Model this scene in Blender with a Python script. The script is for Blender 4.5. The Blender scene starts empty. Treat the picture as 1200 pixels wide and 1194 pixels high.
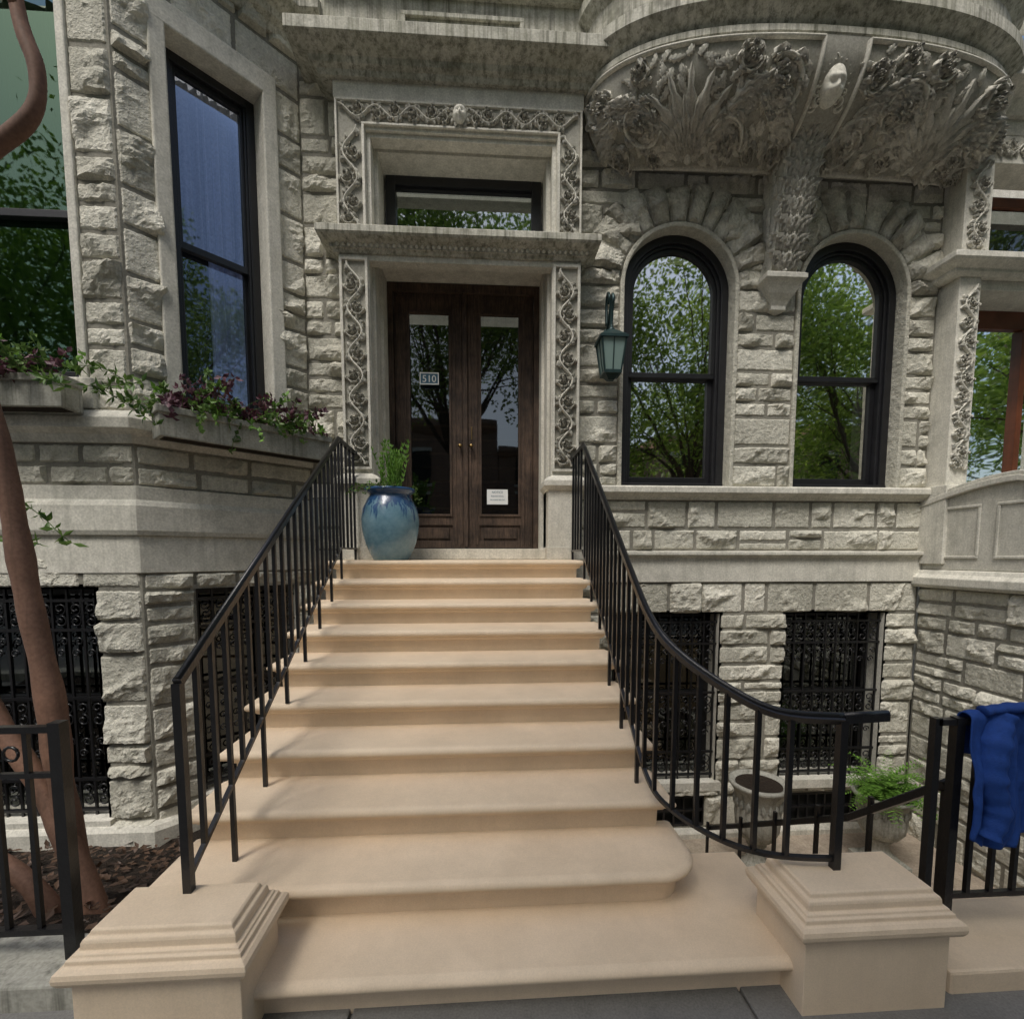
import bpy, math, random
from mathutils import Vector, noise, Matrix
pi=math.pi; sin=math.sin; cos=math.cos
scene=bpy.context.scene
GY=5.2
# ---------------------------------------------------------------- materials
def newmat(name):
    m=bpy.data.materials.new(name);m.use_nodes=True
    nt=m.node_tree;b=nt.nodes["Principled BSDF"]
    return m,nt,b
def L(nt,a,b): nt.links.new(a,b)
def col(c): return (c[0],c[1],c[2],1)
def mix(nt,fac,a,b,mode='MIX'):
    n=nt.nodes.new("ShaderNodeMix");n.data_type='RGBA';n.blend_type=mode
    if isinstance(fac,(int,float)): n.inputs[0].default_value=fac
    else: L(nt,fac,n.inputs[0])
    for i,v in ((6,a),(7,b)):
        if isinstance(v,tuple): n.inputs[i].default_value=col(v)
        else: L(nt,v,n.inputs[i])
    return n.outputs[2]
def ramp(nt,inp,p0,p1,c0=(0,0,0),c1=(1,1,1)):
    r=nt.nodes.new("ShaderNodeValToRGB");L(nt,inp,r.inputs[0])
    e=r.color_ramp.elements;e[0].position=p0;e[1].position=p1;e[0].color=col(c0);e[1].color=col(c1)
    return r.outputs[0]
def ntex(nt,vec,scale,detail=3,rough=.6,sc=None,dist=0):
    if sc:
        mp=nt.nodes.new("ShaderNodeMapping");mp.inputs['Scale'].default_value=sc;L(nt,vec,mp.inputs[0]);vec=mp.outputs[0]
    n=nt.nodes.new("ShaderNodeTexNoise");n.inputs['Scale'].default_value=scale;n.inputs['Detail'].default_value=detail
    n.inputs['Roughness'].default_value=rough;n.inputs['Distortion'].default_value=dist
    L(nt,vec,n.inputs['Vector']);return n.outputs['Fac']
def stone(name,c1,c2,dark,streak=.4,island=.25,bump=.4,fine=60,algae=0,point=0,rough=.9,coarse=9,bd=.02,grain=.16,mott=.2,sf=9,thr=.50):
    m,nt,b=newmat(name)
    tc=nt.nodes.new("ShaderNodeTexCoord");v=tc.outputs['Object']
    geo=nt.nodes.new("ShaderNodeNewGeometry")
    base=mix(nt,ramp(nt,ntex(nt,v,1.3,2),.35,.65),c1,c2)
    f=ramp(nt,ntex(nt,v,fine,1),.3,.7,(1-grain,)*3,(1+grain*.6,)*3)
    base=mix(nt,1.0,base,f,'MULTIPLY')
    hc=ntex(nt,v,coarse,4,.7)
    base=mix(nt,1.0,base,ramp(nt,hc,.3,.7,(1-mott,1-mott,1-mott*1.05),(1+mott*.4,)*3),'MULTIPLY')
    if island:
        base=mix(nt,1.0,base,ramp(nt,geo.outputs['Random Per Island'],0,1,(1-island,1-island,1-island*1.1),(1+island*.5,1+island*.5,1+island*.45)),'MULTIPLY')
    if streak:
        s=ramp(nt,ntex(nt,v,1.0,4,.75,sc=(sf,sf,.6)),thr,thr+.22,(0,0,0),(streak,streak,streak))
        base=mix(nt,s,base,dark)
        s2=ramp(nt,ntex(nt,v,2.2,4,.8),thr+.04,thr+.27,(0,0,0),(streak,streak,streak))
        base=mix(nt,s2,base,dark)
    if algae:
        s=ramp(nt,ntex(nt,v,1.1,4,.7,sc=(5,5,1.2)),.45,.75,(0,0,0),(algae,algae,algae))
        base=mix(nt,s,base,(.15,.155,.08))
    if point:
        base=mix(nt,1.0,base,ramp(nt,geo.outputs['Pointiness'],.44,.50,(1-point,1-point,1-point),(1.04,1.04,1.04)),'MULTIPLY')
    L(nt,base,b.inputs['Base Color'])
    b.inputs['Roughness'].default_value=rough
    b.inputs['Specular IOR Level'].default_value=.25
    h1=ntex(nt,v,fine*.5,3,.7)
    ad=nt.nodes.new("ShaderNodeMath");ad.operation='MULTIPLY_ADD';L(nt,h1,ad.inputs[0]);ad.inputs[1].default_value=.4;L(nt,hc,ad.inputs[2])
    bp=nt.nodes.new("ShaderNodeBump");bp.inputs['Strength'].default_value=bump;bp.inputs['Distance'].default_value=bd
    L(nt,ad.outputs[0],bp.inputs['Height']);L(nt,bp.outputs[0],b.inputs['Normal'])
    return m
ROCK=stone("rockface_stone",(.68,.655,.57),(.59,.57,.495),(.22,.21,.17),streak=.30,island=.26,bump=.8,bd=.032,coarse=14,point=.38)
MORT=stone("mortar",(.29,.275,.23),(.23,.22,.185),(.1,.1,.08),streak=.3,island=0,bump=.4)
TRIM=stone("dressed_stone",(.68,.655,.575),(.60,.58,.51),(.22,.22,.175),streak=.34,island=.06,bump=.22,bd=.006,sf=13,point=.12)
CORN=stone("weathered_cornice",(.60,.58,.50),(.49,.475,.40),(.075,.075,.052),streak=.80,island=0,bump=.3,bd=.008,algae=.40,sf=20,thr=.46)
CARV=stone("carved_stone",(.72,.695,.61),(.64,.615,.54),(.25,.25,.20),streak=.22,island=.10,bump=.2,bd=.005,coarse=18)
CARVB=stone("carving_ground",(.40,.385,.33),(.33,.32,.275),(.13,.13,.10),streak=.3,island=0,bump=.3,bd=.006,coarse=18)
STEP=stone("tan_stoop_stone",(.80,.655,.485),(.77,.62,.45),(.58,.45,.32),streak=.18,island=.04,bump=.15,bd=.002,fine=170,coarse=3,rough=.7,grain=.06,mott=.10)
BASE=stone("areaway_floor_stone",(.50,.42,.33),(.40,.33,.27),(.12,.1,.08),streak=.4,island=.1,bump=.3)
CONC=stone("planter_concrete",(.46,.45,.39),(.36,.355,.31),(.09,.09,.07),streak=.65,island=0,bump=.3,bd=.005,sf=16)
WALK=stone("sidewalk_concrete",(.24,.235,.225),(.19,.188,.18),(.08,.08,.075),streak=.4,island=.1,bump=.3,bd=.004,fine=120)
ASPH=stone("asphalt",(.055,.055,.055),(.045,.045,.046),(.03,.03,.03),streak=.2,island=0,bump=.5,bd=.005,fine=150)
MULCH=stone("mulch_soil",(.045,.032,.023),(.028,.021,.016),(.012,.011,.009),streak=.3,island=.3,bump=1,bd=.04,coarse=25)
BRICKO=stone("opposite_brownstone",(.36,.22,.16),(.30,.19,.14),(.1,.08,.06),streak=.3,island=.2,bump=.3)
def simple(name,c,rough=.5,metal=0,bump=0,bs=40,var=.0,spec=.5,coat=0):
    m,nt,b=newmat(name)
    tc=nt.nodes.new("ShaderNodeTexCoord");v=tc.outputs['Object']
    if var:
        g=nt.nodes.new("ShaderNodeNewGeometry")
        base=mix(nt,1.0,mix(nt,1.0,tuple(c),ramp(nt,ntex(nt,v,bs*.3,3),.3,.7,(1-var,)*3,(1+var,)*3),'MULTIPLY'),ramp(nt,g.outputs['Random Per Island'],0,1,(1-var,)*3,(1+var,)*3),'MULTIPLY')
        L(nt,base,b.inputs['Base Color'])
    else: b.inputs['Base Color'].default_value=col(c)
    b.inputs['Roughness'].default_value=rough;b.inputs['Metallic'].default_value=metal;b.inputs['Specular IOR Level'].default_value=spec
    b.inputs['Coat Weight'].default_value=coat
    if bump:
        bp=nt.nodes.new("ShaderNodeBump");bp.inputs['Strength'].default_value=bump;bp.inputs['Distance'].default_value=.004
        L(nt,ntex(nt,v,bs,3),bp.inputs['Height']);L(nt,bp.outputs[0],b.inputs['Normal'])
    return m
IRON=simple("black_painted_iron",(.010,.010,.011),.28,0,.35,60,.2)
BFRM=simple("black_window_frame",(.012,.012,.014),.4,0,.15,30,.2)
WHITE=simple("white_paper",(.75,.76,.74),.8)
BLUEP=simple("plaque_enamel",(.05,.13,.19),.3)
CURT=simple("lace_curtain",(.62,.64,.72),.9,var=.2,bs=120)
DARK=simple("dark_interior",(.01,.011,.01),.9)
GDARK=simple("green_shade",(.025,.05,.028),.9)
BLUE=simple("blue_jacket_cloth",(.010,.055,.26),.85,bump=.5,bs=150,var=.12)
BARK=stone("crape_myrtle_bark",(.25,.14,.095),(.18,.105,.075),(.08,.05,.035),streak=.6,island=0,bump=.4,bd=.006,coarse=6,rough=.65,sf=14)
TBARK=stone("street_tree_bark",(.12,.09,.065),(.08,.06,.045),(.03,.03,.02),streak=.5,island=0,bump=.8,bd=.02)
LANT=simple("verdigris_lantern",(.02,.045,.045),.4,.4,.2,60,.2)
LGL=simple("frosted_lantern_glass",(.20,.28,.26),.25)
BRASS=simple("old_brass",(.25,.17,.07),.35,.9)
def wood():
    m,nt,b=newmat("dark_door_wood");tc=nt.nodes.new("ShaderNodeTexCoord");v=tc.outputs['Object']
    f=ntex(nt,v,6,5,.7,sc=(14,14,1.0),dist=.6)
    base=ramp(nt,f,.3,.7,(.018,.013,.010),(.105,.072,.053))
    base=mix(nt,1,base,ramp(nt,ntex(nt,v,2.5,4,.7),.35,.7,(.45,.45,.45),(1.7,1.6,1.5)),'MULTIPLY')
    L(nt,base,b.inputs['Base Color']);b.inputs['Roughness'].default_value=.6;b.inputs['Specular IOR Level'].default_value=.3
    bp=nt.nodes.new("ShaderNodeBump");bp.inputs['Strength'].default_value=.4;bp.inputs['Distance'].default_value=.003
    L(nt,f,bp.inputs['Height']);L(nt,bp.outputs[0],b.inputs['Normal']);return m
WOOD=wood()
WOOD2=simple("reddish_door_wood",(.11,.035,.016),.35,bump=.2,bs=20,var=.25)
def glass(name,refl,wav=.02,tint=(.35,.38,.37),gl=(.9,.95,.93)):
    m=bpy.data.materials.new(name);m.use_nodes=True;nt=m.node_tree;nt.nodes.clear()
    o=nt.nodes.new("ShaderNodeOutputMaterial")
    tc=nt.nodes.new("ShaderNodeTexCoord")
    n=ntex(nt,tc.outputs['Object'],2.2,1,.5)
    bp=nt.nodes.new("ShaderNodeBump");bp.inputs['Strength'].default_value=.5;bp.inputs['Distance'].default_value=wav;L(nt,n,bp.inputs['Height'])
    g=nt.nodes.new("ShaderNodeBsdfGlossy");g.inputs['Roughness'].default_value=.02;g.inputs['Color'].default_value=col(gl);L(nt,bp.outputs[0],g.inputs['Normal'])
    t=nt.nodes.new("ShaderNodeBsdfTransparent");t.inputs['Color'].default_value=col(tint)
    fr=nt.nodes.new("ShaderNodeFresnel");fr.inputs['IOR'].default_value=1.5;L(nt,bp.outputs[0],fr.inputs['Normal'])
    a=nt.nodes.new("ShaderNodeMath");a.operation='ADD';a.use_clamp=True;L(nt,fr.outputs[0],a.inputs[0]);a.inputs[1].default_value=refl
    mx=nt.nodes.new("ShaderNodeMixShader");L(nt,a.outputs[0],mx.inputs[0]);L(nt,t.outputs[0],mx.inputs[1]);L(nt,g.outputs[0],mx.inputs[2]);L(nt,mx.outputs[0],o.inputs[0])
    return m
GLASS=glass("window_glass",.60,.004,gl=(1,1,.93))
GLASST=glass("transom_glass",.30,.003,gl=(.9,1,1))
GLASSL=glass("bay_window_glass",.13,.003,(.6,.65,.8),(.75,.85,1))
GLASSF=glass("front_bay_glass",.08,.003,(.5,.6,.5),(.55,.85,.6))
GLASSD=glass("door_glass",.10,.004)
def leafmat(name,c,c2,tr=.3):
    m,nt,b=newmat(name);g=nt.nodes.new("ShaderNodeNewGeometry")
    base=ramp(nt,g.outputs['Random Per Island'],0,1,c,c2);L(nt,base,b.inputs['Base Color']);b.inputs['Roughness'].default_value=.5
    t=nt.nodes.new("ShaderNodeBsdfTranslucent");L(nt,base,t.inputs[0])
    mx=nt.nodes.new("ShaderNodeMixShader");mx.inputs[0].default_value=tr
    o=[n for n in nt.nodes if n.type=='OUTPUT_MATERIAL'][0]
    L(nt,b.outputs[0],mx.inputs[1]);L(nt,t.outputs[0],mx.inputs[2]);L(nt,mx.outputs[0],o.inputs[0]);return m
LEAF=leafmat("tree_leaves",(.08,.15,.018),(.30,.42,.07),.5)
FERN=leafmat("fern_green",(.08,.19,.02),(.22,.42,.07))
VINE=leafmat("vine_leaves",(.04,.10,.015),(.17,.28,.06))
PURP=leafmat("purple_leaves",(.045,.012,.025),(.17,.07,.09),.2)
LITTER=leafmat("leaf_litter",(.03,.018,.012),(.115,.068,.042),.1)
def glaze():
    m,nt,b=newmat("blue_drip_glaze");tc=nt.nodes.new("ShaderNodeTexCoord");v=tc.outputs['Object']
    sp=nt.nodes.new("ShaderNodeSeparateXYZ");L(nt,v,sp.inputs[0])
    d=ntex(nt,v,1,3,.6,sc=(22,22,1.2))
    a=nt.nodes.new("ShaderNodeMath");a.operation='MULTIPLY_ADD';L(nt,d,a.inputs[0]);a.inputs[1].default_value=.7;L(nt,sp.outputs[2],a.inputs[2])
    r=nt.nodes.new("ShaderNodeMapRange");r.inputs[1].default_value=2.45;r.inputs[2].default_value=2.51;L(nt,a.outputs[0],r.inputs[0])
    low=ramp(nt,ntex(nt,v,7,5,.7),.3,.7,(.08,.18,.25),(.19,.32,.38))
    c=mix(nt,r.outputs[0],low,(.02,.07,.17))
    L(nt,c,b.inputs['Base Color']);b.inputs['Roughness'].default_value=.25;b.inputs['Coat Weight'].default_value=.4;return m
GLAZE=glaze()
# ---------------------------------------------------------------- mesh builder
class MB:
    def __init__(s,T=None): s.v=[];s.f=[];s.m=[];s.sm=[];s.T=T
    def add(s,vs,fs,mat=0,smooth=False):
        o=len(s.v)
        if s.T: vs=[s.T(*p) for p in vs]
        s.v+= [tuple(p) for p in vs]
        for f in fs: s.f.append([o+i for i in f]);s.m.append(mat);s.sm.append(smooth)
    def box(s,x0,x1,y0,y1,z0,z1,mat=0):
        s.add([(x0,y0,z0),(x1,y0,z0),(x1,y1,z0),(x0,y1,z0),(x0,y0,z1),(x1,y0,z1),(x1,y1,z1),(x0,y1,z1)],
              [(0,3,2,1),(4,5,6,7),(0,1,5,4),(1,2,6,5),(2,3,7,6),(3,0,4,7)],mat)
    def tube(s,pts,r,n=8,mat=0,smooth=True,cap=True,aspect=1):
        pts=[Vector(p) for p in pts];k=len(pts)
        if isinstance(r,(int,float)): r=[r]*k
        vs=[];prev=None
        for i,p in enumerate(pts):
            t=(pts[min(i+1,k-1)]-pts[max(i-1,0)]).normalized()
            if prev is None:
                a=Vector((0,0,1)) if abs(t.z)<.9 else Vector((0,1,0))
                nrm=t.cross(a).normalized()
            else: nrm=(prev-t*prev.dot(t)).normalized()
            prev=nrm;bn=t.cross(nrm)
            for j in range(n):
                an=2*pi*(j+.5)/n
                vs.append(p+nrm*cos(an)*r[i]+bn*sin(an)*r[i]*aspect)
        fs=[(i*n+j,i*n+(j+1)%n,(i+1)*n+(j+1)%n,(i+1)*n+j) for i in range(k-1) for j in range(n)]
        if cap: fs+= [tuple(range(n)),tuple(range((k-1)*n,k*n))]
        s.add(vs,fs,mat,smooth)
    def lathe(s,c,prof,n=32,mat=0,flute=0,nf=16):
        vs=[]
        for (r,z) in prof:
            for j in range(n):
                a=2*pi*j/n;rr=r*(1+flute*cos(a*nf)) if flute else r
                vs.append((c[0]+rr*cos(a),c[1]+rr*sin(a),c[2]+z))
        fs=[(i*n+j,i*n+(j+1)%n,(i+1)*n+(j+1)%n,(i+1)*n+j) for i in range(len(prof)-1) for j in range(n)]
        s.add(vs,fs,mat,True)
    def mold(s,path,prof,mat=0,smooth=False,cap=True):
        k=len(path);vs=[];m=len(prof)
        for i,(x,y) in enumerate(path):
            def nrm(a,b):
                dx,dy=b[0]-a[0],b[1]-a[1];l=math.hypot(dx,dy) or 1;return (dy/l,-dx/l)
            n1=nrm(path[i-1],path[i]) if i>0 else nrm(path[0],path[1])
            n2=nrm(path[i],path[i+1]) if i<k-1 else n1
            nx,ny=n1[0]+n2[0],n1[1]+n2[1];q=nx*nx+ny*ny or 1;nx*=2/q;ny*=2/q
            for (o,z) in prof: vs.append((x+nx*o,y+ny*o,z))
        fs=[(i*m+j,i*m+j+1,(i+1)*m+j+1,(i+1)*m+j) for i in range(k-1) for j in range(m-1)]
        if cap: fs+=[tuple(range(m)),tuple(range((k-1)*m,k*m))]
        s.add(vs,fs,mat,smooth)
    def obj(s,name,mats,parent=None,bevel=0,fixn=True):
        me=bpy.data.meshes.new(name);me.from_pydata(s.v,[],s.f)
        for m in mats: me.materials.append(m)
        me.polygons.foreach_set("material_index",s.m);me.polygons.foreach_set("use_smooth",s.sm)
        me.update()
        if fixn:
            import bmesh
            bm=bmesh.new();bm.from_mesh(me);bmesh.ops.recalc_face_normals(bm,faces=bm.faces);bm.to_mesh(me);bm.free()
        ob=bpy.data.objects.new(name,me);scene.collection.objects.link(ob)
        if parent: ob.parent=parent
        if bevel:
            b=ob.modifiers.new("b","BEVEL");b.width=bevel;b.segments=2;b.limit_method='ANGLE';b.angle_limit=math.radians(40)
        return ob
def empty(name):
    e=bpy.data.objects.new(name,None);scene.collection.objects.link(e);return e
def TF(x,w,z): return (x,GY-w,z)
def TBF(x,w,z): return (x,4.15-w,z)
S2=math.sqrt(.5)
def TB45(u,w,z): return (-2.83+u*S2+w*S2,4.15+u*S2-w*S2,z)
BL=1.05/S2
# ---------------------------------------------------------------- rock face masonry
def block(mb,u0,u1,v0,v1,rnd,proud=.05,cell=.024,mat=0):
    j=.005;u0+=j;u1-=j;v0+=j;v1-=j
    w,h=u1-u0,v1-v0
    if w<.03 or h<.03: return
    nu=max(4,int(w/cell));nv=max(4,int(h/cell))
    planes=[]
    for k in range(rnd.choice((3,4,5,6,7))):
        a=rnd.uniform(0,2*pi);sl=rnd.uniform(.1,.7)
        planes.append((cos(a)*sl,sin(a)*sl,rnd.uniform(.55,1.35)*proud,rnd.uniform(-.35,.35)*w,rnd.uniform(-.3,.3)*h))
    cx,cy=(u0+u1)/2,(v0+v1)/2;sd=rnd.uniform(0,100);vs=[]
    for b in range(nv+1):
        for a in range(nu+1):
            u=u0+w*a/nu;v=v0+h*b/nv
            ju=rnd.uniform(-.005,.005) if 0<a<nu else 0;jv=rnd.uniform(-.005,.005) if 0<b<nv else 0
            e=min(a,nu-a)*w/nu;e2=min(b,nv-b)*h/nv;e=min(e,e2)
            if e<=0: d=-.014
            else:
                d=min(p[2]+p[0]*(u-cx-p[3])+p[1]*(v-cy-p[4]) for p in planes)
                d+=.026*noise.noise(Vector((u*9,v*9,sd)))+.016*noise.noise(Vector((u*24,v*24,sd)))
                d=max(.012,min(d,proud*1.7));d*=min(1,.30+e/.045)
            vs.append((u+ju,d,v+jv))
    fs=[(b*(nu+1)+a,b*(nu+1)+a+1,(b+1)*(nu+1)+a+1,(b+1)*(nu+1)+a) for b in range(nv) for a in range(nu)]
    mb.add(vs,fs,mat)
def rockwall(mb,u0,u1,v0,v1,openings,rowh,blkw,seed,breaks=(),proud=.05,cell=.024):
    rnd=random.Random(seed)
    br=sorted(set([v0,v1]+[b for b in breaks if v0<b<v1]))
    rows=[]
    for a,b in zip(br,br[1:]):
        z=a
        while z<b-1e-4:
            h=rnd.choice(rowh)
            if b-(z+h)<min(rowh)*.8: h=b-z
            rows.append((z,z+h));z+=h
    for (a,b) in rows:
        blk=[]
        for o in openings:
            if o[0]=='r':
                _,x0,x1,z0,z1=o
                if b>z0+.01 and a<z1-.01: blk.append((x0,x1))
            else:
                _,cx,zs,r,z0=o
                if b<=zs+.001:
                    if b>z0+.01: blk.append((cx-r,cx+r))
                elif a<zs+r:
                    dz=max(0,a-zs);hw=math.sqrt(max(0,r*r-dz*dz))
                    if a<zs: hw=r
                    blk.append((cx-hw,cx+hw))
        blk.sort();segs=[];c=u0
        for (x0,x1) in blk:
            if x0>c: segs.append((c,min(x0,u1)))
            c=max(c,x1)
        if c<u1: segs.append((c,u1))
        for (s0,s1) in segs:
            if s1-s0<.01: continue
            mb.add([(s0,0,a),(s1,0,a),(s1,0,b),(s0,0,b)],[(0,1,2,3)],1)
            x=s0
            while x<s1-1e-4:
                w=rnd.uniform(*blkw)
                if s1-(x+w)<blkw[0]*.6: w=s1-x
                if w>blkw[1]*1.35: w*=.5
                if rnd.random()<.28 and b-a>.23 and w<.6:
                    m_=(a+b)/2+rnd.uniform(-.03,.03);block(mb,x,x+w,a,m_,rnd,proud,cell);block(mb,x,x+w,m_,b,rnd,proud,cell)
                else: block(mb,x,x+w,a,b,rnd,proud,cell)
                x+=w
def voussoirs(mb,cx,zs,r0,r1,n,seed,proud=.075):
    rnd=random.Random(seed)
    T0=mb.T
    k=40;vs=[]
    for i in range(k+1):
        a=pi*i/k
        vs+=[T0(cx+r0*cos(a),.002,zs+r0*sin(a)),T0(cx+r1*cos(a),.002,zs+r1*sin(a))]
    mb.T=None;mb.add(vs,[(2*i,2*i+1,2*i+3,2*i+2) for i in range(k)],1)
    edges=[0]
    for i in range(n): edges.append(edges[-1]+rnd.uniform(.8,1.2))
    edges=[e/edges[-1]*pi for e in edges]
    rm=(r0+r1)/2
    for i in range(n):
        rr=r1+rnd.uniform(-.08,.05)
        mb.T=lambda u,w,v: T0(cx+v*cos(u/rm),w+.01,zs+v*sin(u/rm))
        block(mb,edges[i]*rm,edges[i+1]*rm,r0,rr,rnd,proud,.026)
    mb.T=T0
# ---------------------------------------------------------------- carving in (u,v,h) space
def c_tube(mb,mp,pts,rad,h):
    vs=[];k=len(pts);n=6;mr=max(rad)
    for i,(u,v) in enumerate(pts):
        a=pts[max(i-1,0)];b=pts[min(i+1,k-1)];dx,dy=b[0]-a[0],b[1]-a[1];l=math.hypot(dx,dy) or 1
        px,py=-dy/l,dx/l;r=rad[i]
        for j in range(n):
            t=pi*j/(n-1);o=r*cos(t)
            vs.append(mp(u+px*o,v+py*o,h*sin(t)*min(1,r/mr)))
    mb.add(vs,[(i*n+j,i*n+j+1,(i+1)*n+j+1,(i+1)*n+j) for i in range(k-1) for j in range(n-1)],0,True)
def c_leaf(mb,mp,u,v,ang,ln,wd,h,curl=.3):
    vs=[];K=9
    for i in range(K):
        t=i/(K-1);a=ang+curl*t;cu=u+ln*t*cos(a);cv=v+ln*t*sin(a)
        w=wd*(.15+sin(pi*min(1,t*.95+.05))**.8)*(1+.30*(1 if i%2 else -1))*(1-t*.35)
        if i==K-1: w=.001
        px,py=-sin(a),cos(a)
        for o,hh in ((-1,0),(-.55,.9),(0,.35),(.55,.9),(1,0)):
            vs.append(mp(cu+px*o*w,cv+py*o*w,h*hh*(.35+.9*sin(pi*(t*.8+.1)))))
    mb.add(vs,[(i*5+j,i*5+j+1,(i+1)*5+j+1,(i+1)*5+j) for i in range(K-1) for j in range(4)],0,True)
def c_bead(mb,mp,u,v,r,h):
    vs=[mp(u,v,h)];n=8
    for q in (1,2):
        for j in range(n):
            a=2*pi*j/n;rr=r*sin(q*pi/4);vs.append(mp(u+rr*cos(a),v+rr*sin(a),h*cos(q*pi/4)))
    fs=[(0,1+j,1+(j+1)%n) for j in range(n)]+[(1+j,1+n+j,1+n+(j+1)%n,1+(j+1)%n) for j in range(n)]
    mb.add(vs,fs,0,True)
def c_spiral(mb,mp,u,v,r,turns,d,a0,th,h):
    K=int(16*turns)+4;pts=[];rad=[]
    for i in range(K):
        t=i/(K-1);a=a0+d*turns*2*pi*t;rr=r*(1-.80*t)
        pts.append((u+rr*cos(a),v+rr*sin(a)));rad.append(th*(1-.45*t)*min(1,.3+t*5))
    c_tube(mb,mp,pts,rad,h)
    c_bead(mb,mp,u,v,r*.24,h*1.25)
def c_acanthus(mb,mp,u,v,r,d,a0,h,rnd,n=9):
    K=22;pts=[];rad=[]
    for i in range(K):
        t=i/(K-1);a=a0+d*1.15*2*pi*t;rr=r*(.92-.52*t)
        pts.append((u+rr*cos(a),v+rr*sin(a)));rad.append(r*.10*(1.1-.5*t))
    c_tube(mb,mp,pts,rad,h*.9)
    for i in range(n):
        t=i/n;a=a0+d*1.15*2*pi*t;rr=r*(.90-.50*t)
        c_leaf(mb,mp,u+rr*cos(a),v+rr*sin(a),a+d*.75+rnd.uniform(-.2,.2),r*(.60-.2*t),r*.19,h,d*.9)
        c_leaf(mb,mp,u+rr*cos(a),v+rr*sin(a),a+pi-d*.9,r*(.34-.1*t),r*.11,h*.8,-d*.6)
    for i in range(6):
        a=a0+2*pi*i/6
        c_leaf(mb,mp,u+r*.05*cos(a),v+r*.05*sin(a),a,r*.30,r*.10,h*1.1,0)
    c_bead(mb,mp,u,v,r*.08,h*1.3)
def c_fill(mb,mp,u0,u1,v0,v1,inside,seed,rs,h,n=9,tries=260):
    rnd=random.Random(seed);cs=[]
    for r in rs:
        for t in range(tries):
            u=rnd.uniform(u0,u1);v=rnd.uniform(v0,v1)
            if not inside(u,v,r*.9): continue
            if all(math.hypot(u-c[0],v-c[1])>(r+c[2])*1.04 for c in cs):
                cs.append((u,v,r))
    for (u,v,r) in cs:
        c_acanthus(mb,mp,u,v,r,rnd.choice((-1,1)),rnd.uniform(0,2*pi),h*(.55+.5*r/rs[0]),rnd,n)
def c_vine(mb,mp,Ln,W,h,seed,pitch=.95):
    rnd=random.Random(seed);n=max(2,round(Ln/(W*pitch)));s=Ln/n;A=W*.30
    K=n*12;pts=[(Ln*i/K,A*cos(pi*(Ln*i/K)/s)) for i in range(K+1)]
    c_tube(mb,mp,pts,[W*.06]*len(pts),h*.85)
    for i in range(n):
        c=(s*(i+(0 if i else .35)), -W*.10 if i%2==0 else W*.10);d=1 if i%2 else -1
        c_acanthus(mb,mp,c[0] if i else s*.38,c[1],W*.33,d,d*pi*.5,h,rnd,7)
    for i in range(n*5):
        uu=s*(i+.5)/5;vv=A*cos(pi*uu/s)
        c_leaf(mb,mp,uu,vv*.9,(pi/2 if vv>0 else -pi/2)+rnd.uniform(-.9,.9),W*.28,W*.09,h*.8,rnd.uniform(-.9,.9))
def head(mb,c,R,T):
    vs=[];nu,nv=40,34
    for i in range(nv+1):
        ph=pi*i/nv
        for j in range(nu):
            a=2*pi*j/nu;x=sin(ph)*cos(a);y=sin(ph)*sin(a);z=cos(ph)
            r=1.0;fx,fz=x,z
            if y<0:
                g=lambda cx,cz,sx,sz:math.exp(-((fx-cx)/sx)**2-((fz-cz)/sz)**2)
                r+=.46*g(0,-.08,.12,.22)-.30*g(.33,.08,.17,.12)-.30*g(-.33,.08,.17,.12)+.16*g(0,.32,.5,.12)
                r+=.14*g(.33,.06,.09,.06)+.14*g(-.33,.06,.09,.06)+.16*g(.42,-.25,.22,.2)+.16*g(-.42,-.25,.22,.2)
                r+=.14*g(0,-.42,.22,.05)-.20*g(0,-.49,.2,.03)+.13*g(0,-.56,.18,.05)+.14*g(0,-.8,.2,.15)
            vs.append(T((c[0]+x*R*.85*r,c[1]+y*R*.8*r,c[2]+z*R*1.1*r)))
    mb.add(vs,[(i*nu+j,i*nu+(j+1)%nu,(i+1)*nu+(j+1)%nu,(i+1)*nu+j) for i in range(nv) for j in range(nu)],0,True)
# ================================================================= HOUSE
house=empty("brownstone_house")
AW=[(2.10,4.53,2.44),(4.03,4.53,2.44)]
RS=.635
ops=[('a',c,zs,RS,z0) for c,zs,z0 in AW]+[('r',1.45,2.66,-.92,1.04),('r',3.44,4.62,-.92,1.04),('r',1.5,2.55,-1.45,-1.08),('r',3.6,4.56,-1.45,-1.08),('r',-1.36,.97,1.2,6.2)]
mb=MB(TF)
rockwall(mb,-1.80,5.0,1.745,2.30,ops,(.24,.31),(.22,.7),3,(),.055)
rockwall(mb,-1.80,5.0,2.44,6.9,ops,(.16,.2,.25,.31),(.2,.62),7,(4.53,6.2),.06)
rockwall(mb,.9,5.0,-1.6,1.40,ops,(.2,.26,.34,.4),(.24,.66),11,(1.04,-.92,-1.08,-1.45),.065)
rockwall(mb,5.0,8.5,2.0,6.9,[('r',5.2,7.2,1.0,6.2)],(.2,.3),(.3,.6),12,(),.05,.05)
for i,(c,zs,z0) in enumerate(AW): voussoirs(mb,c,zs,.64,1.06,13,20+i,.085)
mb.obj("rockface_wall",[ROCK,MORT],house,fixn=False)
mb=MB(TBF)
rockwall(mb,-5.6,-2.83,2.85,7.2,[('r',-4.75,-3.15,3.05,6.3)],(.36,.42,.48,.3),(.30,.62),31,(3.05,6.3),.06)
rockwall(mb,-5.6,-2.83,2.26,2.60,[],(.17,),(.3,.5),35,(),.04)
rockwall(mb,-5.6,-2.83,1.42,1.86,[],(.44,),(.4,.7),32,(),.015)
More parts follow.
